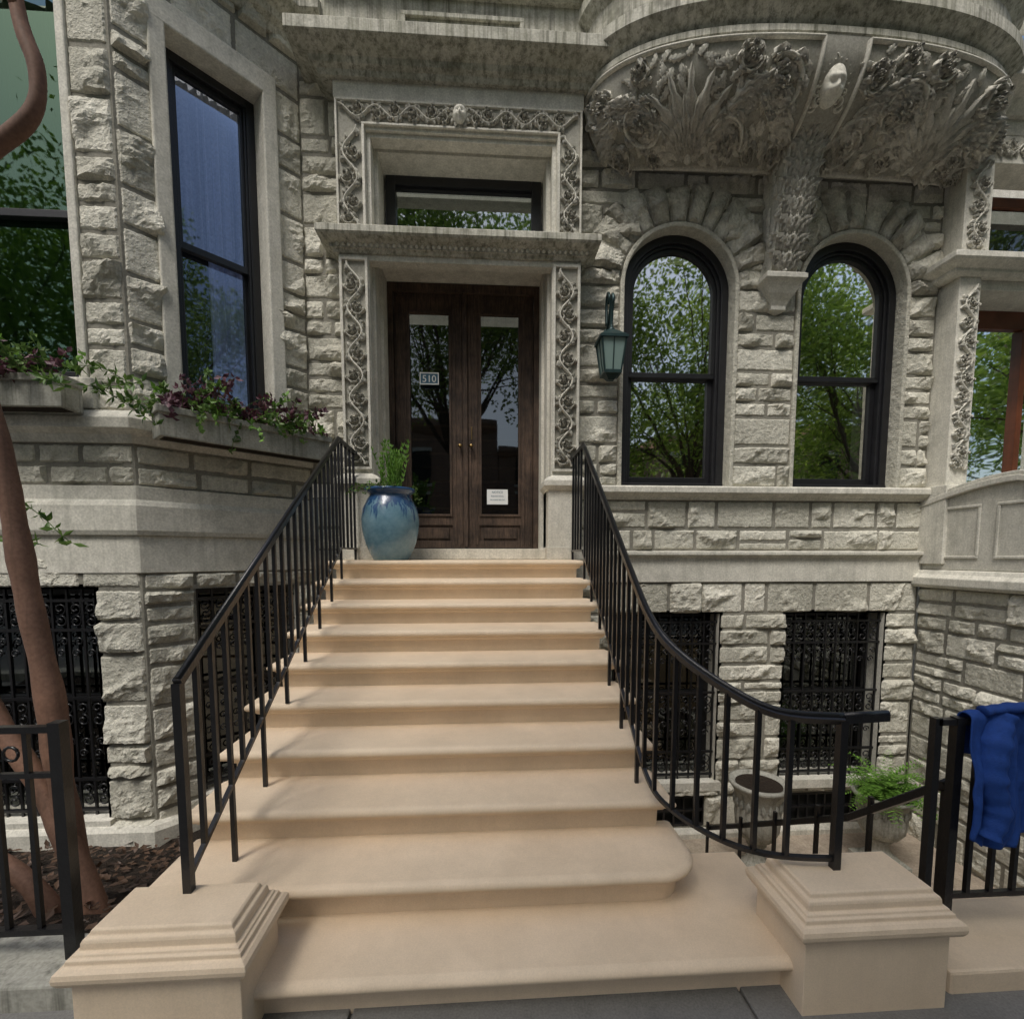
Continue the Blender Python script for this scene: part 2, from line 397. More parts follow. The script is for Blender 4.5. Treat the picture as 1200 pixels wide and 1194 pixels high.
rockwall(mb,-5.6,-2.83,-.85,1.42,[('r',-4.6,-3.22,-.57,1.42)],(.36,.42,.3),(.3,.6),33,(-.57,),.065)
mb.obj("bay_front_wall",[ROCK,MORT],house,fixn=False)
mb=MB(TB45)
rockwall(mb,0,BL,2.85,7.2,[('r',.30,1.16,2.9,6.12)],(.24,.36,.42,.3),(.22,.5),41,(6.12,),.06)
rockwall(mb,0,BL,2.26,2.60,[],(.17,),(.3,.5),42,(),.04)
rockwall(mb,0,BL,-.85,1.55,[('r',.38,1.27,-.5,1.40)],(.3,.36,.24),(.26,.5),43,(-.5,1.40),.06)
mb.obj("bay_angled_wall",[ROCK,MORT],house,fixn=False)
bayp=[(-5.6,4.15),(-2.83,4.15),(-1.78,5.2)]
facp=[(.97,5.2),(5.0,5.2)]
t2=MB()
t2.mold(facp,[(-.05,2.30),(.035,2.30),(.05,2.325),(.10,2.35),(.125,2.37),(.125,2.425),(.11,2.44),(-.3,2.45)],0)
t2.mold(facp,[(-.05,1.40),(.03,1.40),(.03,1.66),(.05,1.68),(.085,1.70),(.085,1.735),(-.05,1.75)],0)
t2.mold(bayp,[(-.05,1.86),(.045,1.86),(.06,1.9),(.06,2.10),(.045,2.13),(.03,2.15),(.03,2.26),(-.05,2.26)],0)
t2.mold(bayp[:3],[(-.05,1.55),(.02,1.55),(.02,1.86),(-.05,1.86)],0)
t2.mold(bayp,[(-.05,2.60),(.03,2.60),(.06,2.66),(.12,2.70),(.12,2.78),(.05,2.85),(-.05,2.86)],0)
t2.mold(bayp,[(-.05,-.9),(.10,-.9),(.10,-.64),(.07,-.6),(-.05,-.58)],0)
t2.mold([(.97,5.2),(5.0,5.2)],[(-.05,-1.62),(.08,-1.62),(.08,-1.5),(.05,-1.47),(-.05,-1.46)],0)
t2.obj("stone_string_courses",[TRIM],house,bevel=.004)
c2=MB()
prof=[(-.05,6.55),(.04,6.55),(.07,6.6),(.12,6.63),(.14,6.68),(.22,6.72),(.26,6.75),(.26,6.84),(.22,6.86),(.05,6.95),(.03,7.2),(.12,7.3),(.16,7.45),(-.05,7.5)]
c2.mold([(-5.6,4.15),(-2.83,4.15),(-1.78,5.2),(-1.50,5.2)],prof,0)
prof=[(-.2,6.15),(.04,6.15),(.06,6.19),(.10,6.21),(.12,6.25),(.20,6.285),(.24,6.30),(.27,6.32),(.27,6.42),(.24,6.45),(.05,6.50),(-.2,6.51)]
c2.mold([(-1.46,5.25),(-1.46,4.95),(1.03,4.95),(1.03,5.25)],prof,0)
prof=[(-.2,4.60),(.015,4.60),(.03,4.625),(.05,4.63),(.05,4.66),(.10,4.68),(.135,4.70),(.15,4.72),(.15,4.775),(.13,4.79),(-.2,4.80)]
c2.mold([(-1.40,5.25),(-1.40,4.95),(1.01,4.95),(1.01,5.25)],prof,0)
c2.obj("weathered_cornices",[CORN],house,bevel=.003)
u=MB()
u.box(-1.50,1.15,5.03,5.3,6.49,8.2)
u.box(-.75,.42,5.0,5.03,6.62,6.66);u.box(-.75,.42,5.0,5.03,6.80,6.84);u.box(-.75,-.71,5.0,5.03,6.66,6.80);u.box(.38,.42,5.0,5.03,6.66,6.80)
u.mold([(-1.5,5.03),(1.1,5.03)],[(0,6.98),(.05,6.98),(.1,7.03),(.15,7.06),(.15,7.14),(0,7.2)],0)
u.obj("upper_wall",[CORN],house,bevel=.005)
# --- portal
p=MB()
def pil(x0,x1):
    p.box(x0,x1,4.955,5.3,2.50,4.60)
    p.box(x0-.03,x1+.03,4.90,5.3,1.655,2.38)
    p.mold([(x0-.03,5.25),(x0-.03,4.90),(x1+.03,4.90),(x1+.03,5.25)],[(-.02,2.36),(.02,2.36),(.05,2.40),(.05,2.45),(.02,2.48),(-.02,2.50),(-.06,2.52)],0)
    p.box(x0-.045,x1+.045,4.885,5.3,1.652,1.78)
    for a,b,c,d in ((x0+.01,x0+.035,2.55,4.56),(x1-.035,x1-.01,2.55,4.56)): p.box(a,b,4.925,4.96,c,d)
    p.box(x0+.035,x1-.035,4.925,4.96,4.535,4.56);p.box(x0+.035,x1-.035,4.925,4.96,2.55,2.575)
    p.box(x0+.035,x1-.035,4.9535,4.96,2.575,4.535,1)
pil(-1.38,-1.09);pil(.70,.99)
p.box(-1.09,.70,4.957,5.07,4.545,4.602)
for sx,x in ((-1,-1.09),(1,.70)):
    a2,b2=(x-.001,x+.03) if sx<0 else (x-.03,x+.001)
    p.box(a2,b2,5.08,5.7,1.66,4.66)
    a3,b3=(x,x+.06) if sx<0 else (x-.06,x)
    p.box(a3,b3,5.30,5.7,1.66,4.67)
p.box(-1.12,.73,5.07,5.75,4.665,4.80)
p.box(-1.38,-1.10,4.957,5.3,4.79,6.0);p.box(.74,.99,4.957,5.3,4.79,6.0);p.box(-1.10,.74,4.957,5.3,5.73,6.0)
p.box(-1.39,1.0,4.952,5.3,6.0,6.16)
for (a,b,c,d,e,y) in ((-1.10,-1.06,4.8,5.73,0,4.99),(.70,.74,4.8,5.73,0,4.99),(-1.06,.70,5.69,5.73,0,4.99),
      (-1.06,-1.02,4.8,5.69,0,5.12),(.66,.70,4.8,5.69,0,5.12),(-1.02,.66,5.66,5.69,0,5.12)):
    p.box(a,b,y,5.6,c,d)
p.box(-1.1,.74,4.96,5.6,4.80,4.83)
p.box(-1.02,.66,5.1,5.6,4.83,4.90)
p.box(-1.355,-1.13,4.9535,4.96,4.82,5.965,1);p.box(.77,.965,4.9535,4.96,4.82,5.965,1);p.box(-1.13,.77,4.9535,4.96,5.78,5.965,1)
for a,b,c,d in ((-1.375,-1.355,4.8,5.98),(-1.13,-1.105,4.8,5.76),(.745,.77,4.8,5.76),(.965,.985,4.8,5.98)): p.box(a,b,4.93,4.96,c,d)
p.box(-1.13,.77,4.93,4.96,5.76,5.78);p.box(-1.355,.965,4.93,4.96,5.965,5.985)
p.box(-1.09,.70,5.02,5.7,1.655,1.765)
p.obj("entrance_portal",[TRIM,CARVB],house,bevel=.005)
cv=MB()
def mv(cx,z0): return lambda u,v,h:(cx+v,4.953-h,z0+u)
c_vine(cv,mv(-1.235,2.60),1.92,.22,.045,1);c_vine(cv,mv(.845,2.60),1.92,.22,.045,2)
c_vine(cv,mv(-1.243,4.84),.90,.22,.045,3);c_vine(cv,mv(.868,4.84),.90,.19,.045,4)
c_vine(cv,lambda u,v,h:(-.30-u,4.953-h,5.872+v),1.04,.18,.045,5);c_vine(cv,lambda u,v,h:(-.10+u,4.953-h,5.872+v),1.04,.18,.045,6)
head(cv,(-.2,4.93,5.875),.08,lambda q:q)
for i in range(12):
    a=2*pi*i/12;c_leaf(cv,lambda u,v,h:(-.2+u,4.945-h,5.875+v),.06*cos(a),.07*sin(a),a,.05,.02,.03,.3)
for i in range(46):
    c_bead(cv,lambda u,v,h:(-1.37+u,4.898-h,4.655+v),i*.0535,0,.018,.02)
cv.obj("portal_carving",[CARV],house,fixn=False)
# --- doors
d=MB()
d.box(-1.06,-.97,5.52,5.66,1.766,4.66,0);d.box(.58,.67,5.52,5.66,1.766,4.66,0);d.box(-.97,.58,5.52,5.66,4.57,4.66,0)
def leafd(x0,x1,sg):
    y0,y1=5.56,5.61
    st=.14
    d.box(x0,x0+st,y0,y1,1.78,4.57);d.box(x1-st,x1,y0,y1,1.78,4.57)
    for a,b in ((1.78,1.86),(4.38,4.57),(2.04,2.14)): d.box(x0+st,x1-st,y0,y1,a,b)
    d.box(x0+st,x1-st,y0+.02,y1,1.86,2.04)
    d.box(x0+st+.04,x1-st-.04,y0+.003,y1,1.89,2.01)
    for a,b,c,e in ((x0+st,x0+st+.025,2.14,4.38),(x1-st-.025,x1-st,2.14,4.38),(x0+st+.025,x1-st-.025,2.14,2.165),(x0+st+.025,x1-st-.025,4.355,4.38)):
        d.box(a,b,y0-.014,y0+.03,c,e)
    for a,b in ((x0+.02,x0+.05),(x0+st-.05,x0+st-.02),(x1-st+.02,x1-st+.05),(x1-.05,x1-.02)): d.box(a,b,y0-.008,y0,1.82,4.53)
    d.add([(x0+st,y0+.03,2.14),(x1-st,y0+.03,2.14),(x1-st,y0+.03,4.38),(x0+st,y0+.03,4.38)],[(0,1,2,3)],1)
    for k in range(14): d.box(x0+st,x1-st,y0+.05,y0+.06,2.22+k*.155,2.245+k*.155,0)
leafd(-.965,-.205,1);leafd(-.175,.575,-1)
d.box(-.215,-.165,5.53,5.565,1.79,4.57)
d.box(-1.2,.9,6.6,6.62,1.5,4.7,2)
for x in (-.25,-.125):
    d.tube([(x,5.55,2.92),(x,5.50,2.92)],.011,8,3);d.lathe((x,5.495,2.905),[(.001,0),(.02,.004),(.026,.016),(.02,.03),(.001,.034)],12,3)
d.box(-.155,-.115,5.553,5.558,3.0,3.14,3)
d.obj("double_door",[WOOD,GLASSD,DARK,BRASS],house,bevel=.004)
w=MB()
w.box(-1.0,-.90,5.40,5.5,4.95,5.75);w.box(.54,.64,5.40,5.5,4.95,5.75);w.box(-.9,.54,5.40,5.5,4.95,5.13);w.box(-.9,.54,5.40,5.5,5.57,5.75)
w.box(-.9,.54,5.43,5.47,5.54,5.57)
w.add([(-.9,5.46,5.13),(.54,5.46,5.13),(.54,5.46,5.56),(-.9,5.46,5.56)],[(0,1,2,3)],1)
w.box(-1.0,.64,5.9,5.92,4.9,5.8,2)
w.obj("transom_window",[BFRM,GLASST,DARK],house,bevel=.004)
w=MB();w.box(-.69,-.48,5.525,5.535,3.585,3.715,0);w.obj("house_number_plaque",[BLUEP],house,bevel=.002)
w=MB()
for a,b,c,e in ((-.69,-.48,3.585,3.597),(-.69,-.48,3.703,3.715),(-.69,-.68,3.597,3.703),(-.49,-.48,3.597,3.703)): w.box(a,b,5.521,5.524,c,e)
w.obj("plaque_border",[WHITE],house)
def text(body,size,loc,mat,name,parent,ext=.001):
    cu=bpy.data.curves.new(name,"FONT");cu.body=body;cu.size=size;cu.extrude=ext;cu.align_x='CENTER';cu.materials.append(mat)
    ob=bpy.data.objects.new(name,cu);scene.collection.objects.link(ob);ob.location=loc;ob.rotation_euler=(pi/2,0,0);ob.parent=parent;return ob
text("510",.105,(-.585,5.521,3.612),WHITE,"house_number_digits",house,.002)
w=MB();w.box(.05,.29,5.574,5.577,2.28,2.45,0)
w.obj("door_notice",[WHITE],house)
for k,(s,t_) in enumerate((("NOTICE",.035),("PLEASE RING",.025),("DELIVERIES BELOW",.02))): text(s,t_,(.17,5.5725,2.405-k*.04),BLUEP,"notice_text",house,.0003)
# --- arched windows
def ringpts(cx,zs,z0,r,n=28):
    return [(cx-r,z0)]+[(cx-r*cos(pi*i/n),zs+r*sin(pi*i/n)) for i in range(n+1)]+[(cx+r,z0)]
def archring(mb,cx,zs,z0,ri,ro,w0,w1,mat=0):
    A=ringpts(cx,zs,z0,ri);B=ringpts(cx,zs,z0,ro);k=len(A);vs=[]
    for a,b in zip(A,B): vs+=[(a[0],w1,a[1]),(b[0],w1,b[1]),(b[0],w0,b[1]),(a[0],w0,a[1])]
    fs=[]
    for i in range(k-1):
        for j in range(4): fs.append((i*4+j,i*4+(j+1)%4,(i+1)*4+(j+1)%4,(i+1)*4+j))
    fs+=[(0,1,2,3),tuple((k-1)*4+j for j in range(4))]
    mb.add(vs,fs,mat)
w=MB(TF);st=MB(TF)
for cx,zs,z0 in AW:
    archring(st,cx,zs,2.446,.60,.645,-.30,.03)
    archring(w,cx,zs,2.47,.52,.602,-.26,-.12)
    archring(w,cx,zs,2.47,.49,.522,-.26,-.15)
    archring(w,cx,zs,3.70,.445,.492,-.24,-.175)
    w.box(cx-.6,cx+.6,-.26,-.11,2.445,2.50,0)
    w.box(cx-.49,cx+.49,-.24,-.175,3.66,3.715,0)
    w.box(cx-.49,cx-.435,-.28,-.22,2.5,3.7,0);w.box(cx+.435,cx+.49,-.28,-.22,2.5,3.7,0);w.box(cx-.435,cx+.435,-.28,-.22,2.5,2.58,0);w.box(cx-.435,cx+.435,-.28,-.22,3.655,3.70,0)
    w.add([(cx-.44,-.25,2.57),(cx+.44,-.25,2.57),(cx+.44,-.25,3.68),(cx-.44,-.25,3.68)],[(0,1,2,3)],1)
    R=ringpts(cx,zs,3.70,.455);w.add([(a,-.205,b) for a,b in R],[tuple(range(len(R)))],1)
    w.box(cx-.8,cx+.8,-.95,-.93,2.3,5.3,2)
w.obj("arched_sash_windows",[BFRM,GLASS,DARK],house,bevel=.004)
st.obj("arch_reveals",[ROCK],house,bevel=.010)
def sash(mb,u0,u1,v0,v1,vm,w,fw=.08,curt=None):
    mb.box(u0,u0+fw,w-.1,w,v0,v1);mb.box(u1-fw,u1,w-.1,w,v0,v1);mb.box(u0+fw,u1-fw,w-.1,w,v0,v0+fw);mb.box(u0+fw,u1-fw,w-.1,w,v1-fw,v1)
    a,b=u0+fw,u1-fw;s=.045
    mb.box(a,a+.02,w-.1,w-.015,v0+fw,v1-fw);mb.box(b-.02,b,w-.1,w-.015,v0+fw,v1-fw)
    mb.box(a,a+s,w-.09,w-.04,vm,v1-fw);mb.box(b-s,b,w-.09,w-.04,vm,v1-fw)
    mb.box(a+s,b-s,w-.09,w-.04,v1-fw-s,v1-fw);mb.box(a,b,w-.09,w-.035,vm-.03,vm+.03)
    mb.box(a,a+s,w-.13,w-.085,v0+fw,vm);mb.box(b-s,b,w-.13,w-.085,v0+fw,vm);mb.box(a+s,b-s,w-.13,w-.085,v0+fw,v0+fw+.07)
    mb.add([(a,w-.065,vm),(b,w-.065,vm),(b,w-.065,v1-fw),(a,w-.065,v1-fw)],[(0,1,2,3)],1)
    mb.add([(a,w-.11,v0+fw),(b,w-.11,v0+fw),(b,w-.11,vm),(a,w-.11,vm)],[(0,1,2,3)],1)
    mb.box(u0-.1,u1+.1,w-.92,w-.9,v0-.1,v1+.1,2)
    if curt:
        for (ca,cb,zb) in curt:
            K=70;vs=[];ua=u0+(u1-u0)*ca;ub=u0+(u1-u0)*cb
            for i in range(K+1):
                t=i/K;uu=ua+(ub-ua)*t;ww=w-.26+.022*sin(t*52*(cb-ca))+.014*sin(t*83*(cb-ca)+1)
                vs+=[(uu,ww,zb+.25*abs(t-.5)**1.5),(uu,ww+.01*sin(t*60),v1)]
            mb.add(vs,[(2*i,2*i+2,2*i+3,2*i+1) for i in range(K)],3,True)
w=MB(TB45);sash(w,.36,1.11,3.0,5.97,4.43,-.16,.075,[(.05,.95,4.55),(.5,1,3.05)]);w.obj("angled_bay_window",[BFRM,GLASSL,DARK,CURT],house,bevel=.004)
w=MB(TBF);sash(w,-4.70,-3.20,3.10,6.25,4.47,-.16,.075,[(0,1,3.1)]);w.obj("front_bay_window",[BFRM,GLASSF,DARK,GDARK],house,bevel=.004)
st=MB(TB45)
st.box(.24,.36,-.3,.045,2.9,6.05);st.box(1.11,1.24,-.3,.045,2.9,6.05);st.box(.24,1.24,-.3,.046,5.97,6.16);st.box(.22,1.26,-.3,.075,2.86,3.0)
st.obj("angled_window_surround",[TRIM],house,bevel=.012)
st=MB(TBF)
st.box(-4.8,-4.70,-.3,.03,3.05,6.3);st.box(-3.20,-3.13,-.3,.03,3.05,6.3);st.box(-4.8,-3.13,-.3,.031,6.25,6.4);st.box(-4.85,-3.08,-.3,.06,2.86,3.10)
st.obj("front_window_surround",[TRIM],house,bevel=.012)
def grille(T,u0,u1,v0,v1,name,seed):
    b=MB(T)
    b.box(u0-.04,u0,-.35,.0,v0,v1,2);b.box(u1,u1+.04,-.35,.0,v0,v1,2);b.box(u0-.04,u1+.04,-.35,.0,v1,v1+.04,2);b.box(u0-.05,u1+.05,-.35,.06,v0-.1,v0,2)
    b.box(u0,u1,-.36,-.34,v0,v1,1)
    b.add([(u0,-.26,v0),(u1,-.26,v0),(u1,-.26,v1),(u0,-.26,v1)],[(0,1,2,3)],3)
    b.box(u0,u0+.06,-.3,-.22,v0,v1,0);b.box(u1-.06,u1,-.3,-.22,v0,v1,0);b.box(u0,u1,-.3,-.22,v1-.06,v1,0);b.box(u0,u1,-.3,-.22,(v0+v1)/2-.03,(v0+v1)/2+.03,0)
    n=int((u1-u0)/.125)
    for i in range(n+1):
        x=u0+.02+(u1-u0-.04)*i/n
        b.box(x-.009,x+.009,-.069,-.051,v0,v1,0)
    for z in (v0+.05,v0+.32,(v0+v1)/2+.05,v1-.35,v1-.1): b.box(u0,u1,-.075,-.045,z-.012,z+.012,0)
    def sc(cx,cz,r,d,a0):
        pts=[]
        for i in range(14):
            t=i/13;a=a0+d*t*2.4*pi;rr=r*(1-.75*t);pts.append((cx+rr*cos(a),-.058,cz+rr*sin(a)))
        b.tube(pts,.007,5,0)
    for i in range(n):
        x=u0+.02+(u1-u0-.04)*(i+.5)/n;w2=(u1-u0)/n*.42
        for z in (v0+.185,(v0+v1)/2-.09,v1-.225):
            sc(x,z+w2,w2,1,-pi/2);sc(x,z-w2,w2,-1,pi/2)
        for z in (v0+.55,v1-.55): sc(x-w2*.3,z,w2*.7,1,0);sc(x+w2*.3,z+.1,w2*.7,-1,pi)
    return b.obj(name,[IRON,DARK,TRIM,GLASSD],house)
grille(TF,1.45,2.66,-.90,1.04,"basement_window_grille",1)
grille(TF,3.44,4.62,-.90,1.04,"basement_window_grille_b",2)
grille(TB45,.38,1.27,-.48,1.40,"bay_basement_grille",3)
grille(TBF,-4.6,-3.22,-.55,1.42,"bay_front_basement_grille",4)
b=MB(TF)
for x0,x1 in ((1.5,2.55),(3.6,4.56)):
    b.box(x0,x1,-.1,-.08,-1.46,-1.07,1)
    n=9
    for i in range(n+1): x=x0+(x1-x0)*i/n;b.box(x-.01,x+.01,-.03,-.01,-1.45,-1.08)
    for z in (-1.43,-1.10,-1.26): b.box(x0,x1,-.035,-.005,z-.012,z+.012)
b.obj("vent_grilles",[IRON,DARK],house)
# ---------------------------------------------------------------- ORIEL
OC=3.17;OW=2.13;OP=.86
def plan(th,f,w=None):
    e=2/2.5
    c_=cos(th);s_=sin(th)
    x=-(abs(c_)**e)*(1 if c_>0 else -1);y=abs(s_)**e
    return x,y
def under(th,b,h=0):
    t=b*pi/2;r=sin(t);z=5.62+.56*(1-cos(t))
    x,y=plan(th,1)
    W=1.72+(OW-1.72)*r;P=.02+(OP-.06)*r
    return Vector((OC+x*W,GY-.06-y*P,z))
def underN(th,b):
    e=.01;p=under(th,b);a=under(min(pi,th+e),b)-under(max(0,th-e),b);q=under(th,min(1,b+e))-under(th,max(0,b-e))
    n=a.cross(q)
    if n.length<1e-9: return Vector((0,0,-1))
    n.normalize()
    if n.z>0 or (abs(n.z)<.05 and n.y>0): n=-n
    return n
o=MB();nu,nv=72,14;vs=[]
for i in range(nu+1):
    for j in range(nv+1): vs.append(under(pi*i/nu,j/nv))
o.add(vs,[(i*(nv+1)+j,i*(nv+1)+j+1,(i+1)*(nv+1)+j+1,(i+1)*(nv+1)+j) for i in range(nu) for j in range(nv)],0,True)
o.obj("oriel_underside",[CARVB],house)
tab=[0];K=200;pp=under(0,.7)
for i in range(1,K+1):
    q=under(pi*i/K,.7);tab.append(tab[-1]+(q-pp).length);pp=q
LEN=tab[-1]
def th_of(u):
    u=max(0,min(LEN*.9999,u))
    lo=0;hi=200
    while hi-lo>1:
        m_=(lo+hi)//2
        if tab[m_]<=u: lo=m_
        else: hi=m_
    return pi*(lo+(u-tab[lo])/(tab[lo+1]-tab[lo]))/200
VL=.98
def omap(u,v,h):
    th=th_of(u);b=max(0,min(1,v/VL));return under(th,b)+underN(th,b)*h
cv=MB()
def ins(a,b):
    return lambda u,v,r:(a+r<u<b-r) and (.06+r<v<VL-.05-r)
mid=LEN/2
for sgn,(a,b_) in ((-1,(.10,mid-.20)),(1,(mid+.20,LEN-.10))):
    cu=(a+b_)/2+sgn*.05
    rr=random.Random(70+sgn);ii=ins(a,b_)
    for k in range(150):
        u_=rr.uniform(a+.08,b_-.08);v_=rr.uniform(.12,VL-.12)
        c_leaf(cv,omap,u_,v_,rr.uniform(0,2*pi),rr.uniform(.10,.15),.032,.025,rr.uniform(-1.2,1.2))
    for rank,(l_,hh) in enumerate(((.62,.05),(.42,.075),(.24,.09))):
        for k in range(9):
            ang=pi*.5+(k-4)*.29+(.14 if rank==1 else 0)
            c_leaf(cv,omap,cu,.18,ang,l_-.02*abs(k-4),.06-.008*rank,hh,.1*(k-4)*.5)
    c_bead(cv,omap,cu,.18,.07,.10)
    for s_ in (-1,1):
        for k in range(12):
            t=k/11;uu=cu+s_*(.22+.62*t);vv=.22+.38*sin(t*pi*.9)
            if a+.1<uu<b_-.1: c_leaf(cv,omap,uu,vv,pi/2-s_*(.2+.9*t),.28,.055,.06,-s_*.8);c_leaf(cv,omap,uu,vv,-pi/2+s_*(.3+.6*t),.2,.05,.05,s_*.8)
    c_fill(cv,omap,a,b_,.06,VL,lambda u,v,r:ii(u,v,r) and abs(u-cu)>.26+r*.5,50+sgn,[.22,.17,.12,.085],.08,8)
    for e in (a,b_): c_tube(cv,omap,[(e,.05+(VL-.09)*i/20) for i in range(21)],[.018]*21,.035)
    for v in (.05,VL-.04): c_tube(cv,omap,[(a+(b_-a)*i/60,v) for i in range(61)],[.018]*61,.035)
cv.obj("oriel_carving",[CARV],house,fixn=False)
path=[(OC+plan(pi*i/64,1)[0]*OW,GY-plan(pi*i/64,1)[1]*OP) for i in range(65)]
r_=MB()
r_.mold(path,[(-.12,6.16),(0,6.16),(.03,6.19),(.03,6.24),(.0,6.27),(.03,6.30),(.09,6.34),(.12,6.37),(.12,6.47),(.08,6.50),(.02,6.55),(.02,6.75),(.06,6.8),(.10,6.85),(.10,6.95),(-.02,7.0),(-.02,8.2)],0,True)
ob=r_.obj("oriel_rim_mouldings",[CORN],house)
md=ob.modifiers.new("es","EDGE_SPLIT");md.split_angle=math.radians(25)
def cprof(t):
    z=4.62+1.56*t
    y=GY-.10-(.70)*(t**1.55)-.05*sin(t*pi*2)
    return y,z
bk=MB();K=24;vs=[]
for i in range(K+1):
    y,z=cprof(i/K);hw=.15+.045*(i/K)
    vs+=[(OC-.02-hw,GY,z),(OC-.02-hw,y,z),(OC-.02+hw,y,z),(OC-.02+hw,GY,z)]
bk.add(vs,[(i*4+j,i*4+j+1,(i+1)*4+j+1,(i+1)*4+j) for i in range(K) for j in range(3)]+[(0,1,2,3)],0,False)
y,z=cprof(1)
bk.box(OC-.24,OC+.20,y-.06,GY,6.10,6.20)
bx=OC-.02
bk.mold([(bx-.17,GY),(bx-.17,GY-.16),(bx+.17,GY-.16),(bx+.17,GY)],[(-.16,4.62),(.03,4.62),(.05,4.60),(.05,4.56),(.02,4.53),(0,4.50),(-.03,4.44),(-.07,4.38),(-.09,4.34),(-.09,4.30),(-.16,4.27)],0)
bk.obj("oriel_console",[TRIM],house,bevel=.004)
cv=MB()
Ls=[0];pr=cprof(0)
for i in range(1,101):
    q=cprof(i/100);Ls.append(Ls[-1]+math.hypot(q[0]-pr[0],q[1]-pr[1]));pr=q
CL=Ls[-1]
def kframe(u):
    u=max(0,min(CL*.985,u));i=max(k for k in range(100) if Ls[k]<=u)
    t=(i+(u-Ls[i])/(Ls[i+1]-Ls[i]))/100;y,z=cprof(t);y2,z2=cprof(t+.01);dy,dz=y2-y,z2-z;l=math.hypot(dy,dz)
    return y,z,dy/l,dz/l
def kmap(u,v,h):
    y,z,dy,dz=kframe(u)
    return (bx+v,y-dz*h,z+dy*h)
nl=int((CL-.45)/.15)+1
for i in range(nl):
    u=.04+i*.15;g=1+.3*i/nl
    for s_ in (-1,1): c_leaf(cv,kmap,u,s_*.01,s_*.75,.23*g,.06*g,.06,-s_*.5);c_leaf(cv,kmap,u+.06,s_*.05,s_*.35,.2,.045*g,.065,s_*.6);c_leaf(cv,kmap,u+.03,s_*.09,s_*.9,.12,.035,.05,-s_*.9)
    c_leaf(cv,kmap,u,0,0,.22,.05,.08,0);c_bead(cv,kmap,u,0,.028,.09)
for s_ in (-1,1): c_tube(cv,kmap,[(CL*i/40,s_*(.135+.045*i/40)) for i in range(41)],[.014]*41,.03)
HU=CL*.85
hy,hz,hdy,hdz=kframe(HU);hc=kmap(HU,0,.12)
tl=math.atan2(-hdy,hdz)*.8
def HT(q):
    dx,dy,dz=q
    return (hc[0]+dx,hc[1]+dy*cos(tl)-dz*sin(tl),hc[2]+dy*sin(tl)+dz*cos(tl))
head(cv,(0,0,0),.135,HT)
rnd=random.Random(5)
for ring,(q0,n_,rad_,hh) in enumerate(((.98,13,.042,.07),(1.25,15,.044,.03))):
    for i in range(n_):
        a=-.75+(pi+1.5)*i/(n_-1);cu_=.135*q0*cos(a);cw=.16*q0*sin(a)+.01
        c_spiral(cv,lambda u,v,h:HT((cu_+u,-h+.02,cw+v)),0,0,rad_,1.3,rnd.choice((-1,1)),rnd.uniform(0,6),.016,hh)
for i in range(9): c_leaf(cv,kmap,HU-.10,(i-4)*.03,pi+(i-4)*.22,.24,.04,.08,0)
for s_ in (-1,1):
    for k in range(5): c_leaf(cv,kmap,HU-.2+k*.09,s_*.09,s_*(.9+.1*k),.14,.04,.06,-s_*.8)
for s_ in (-1,1):
    def smap(u,v,h): return (bx+s_*(.16+.04*(v-4.62)/1.56+h),GY-.05-u,v)
    rr=random.Random(8)
    for k in range(60):
        u=rr.uniform(.03,.62);z=rr.uniform(4.8,6.0);t=(z-4.62)/1.56
        if GY-cprof(min(1,t+.1))[0]>u+.10: c_leaf(cv,smap,u,z,rr.uniform(.8,2),.16,.035,.02,rr.uniform(-1,1))
cv.obj("console_carving",[CARV],house,fixn=False)
hb=MB();hb.box(-9,9,5.75+1.6,12,-2,9);hb.box(-1.45,1.2,5.3,5.6,6.1,8.2)
hb.box(-5.6,-5.55,4.2,9,-1,8.2);hb.obj("house_body",[TRIM],house)
tp=MB();tp.mold([(-5.6,4.15),(-2.83,4.15),(-1.78,5.2),(9,5.2)],[(0,7.2),(0,8.4),(-.2,8.4)],0,cap=False);tp.obj("upper_storey_wall",[CORN],house)
# ================================================================= NEIGHBOUR
nb=empty("neighboring_house")
p=MB()
p.box(5.0,5.24,4.955,5.3,2.45,4.60);p.box(4.96,5.28,4.90,5.3,1.6,2.45)
p.mold([(4.94,5.25),(4.94,4.95),(7.4,4.95)],[(-.2,4.60),(.015,4.60),(.05,4.63),(.05,4.66),(.135,4.70),(.15,4.72),(.15,4.775),(-.2,4.80)],0)
p.box(5.0,5.30,4.957,5.3,4.80,6.0);p.box(5.30,7.3,4.957,5.3,5.73,6.0);p.box(4.98,7.4,4.952,5.3,6.0,6.16)
p.mold([(4.93,5.25),(4.93,4.95),(7.4,4.95)],[(-.2,6.15),(.04,6.15),(.12,6.25),(.27,6.32),(.27,6.42),(.05,6.50),(-.2,6.51)],0)
p.box(5.24,5.34,5.1,5.6,1.6,4.5);p.box(5.24,7.4,5.0,5.6,4.5,4.60);p.box(5.30,5.38,5.1,5.6,4.8,5.7)
p.box(7.0,7.4,4.95,5.3,1.6,6.0)
p.obj("portal",[TRIM],nb,bevel=.006)
cv=MB()
c_vine(cv,mv(5.12,2.62),1.90,.20,.04,11);c_vine(cv,mv(5.15,4.86),.88,.22,.04,12)
c_vine(cv,lambda u,v,h:(5.3+u,4.953-h,5.872+v),1.9,.17,.035,13)
cv.obj("portal_carving",[CARV],nb,fixn=False)
d=MB()
d.box(5.34,5.46,5.40,5.46,1.6,4.5);d.box(5.46,6.9,5.40,5.46,4.3,4.5);d.box(5.56,5.62,5.38,5.46,1.6,4.3);d.box(5.46,5.56,5.42,5.46,1.6,2.5)
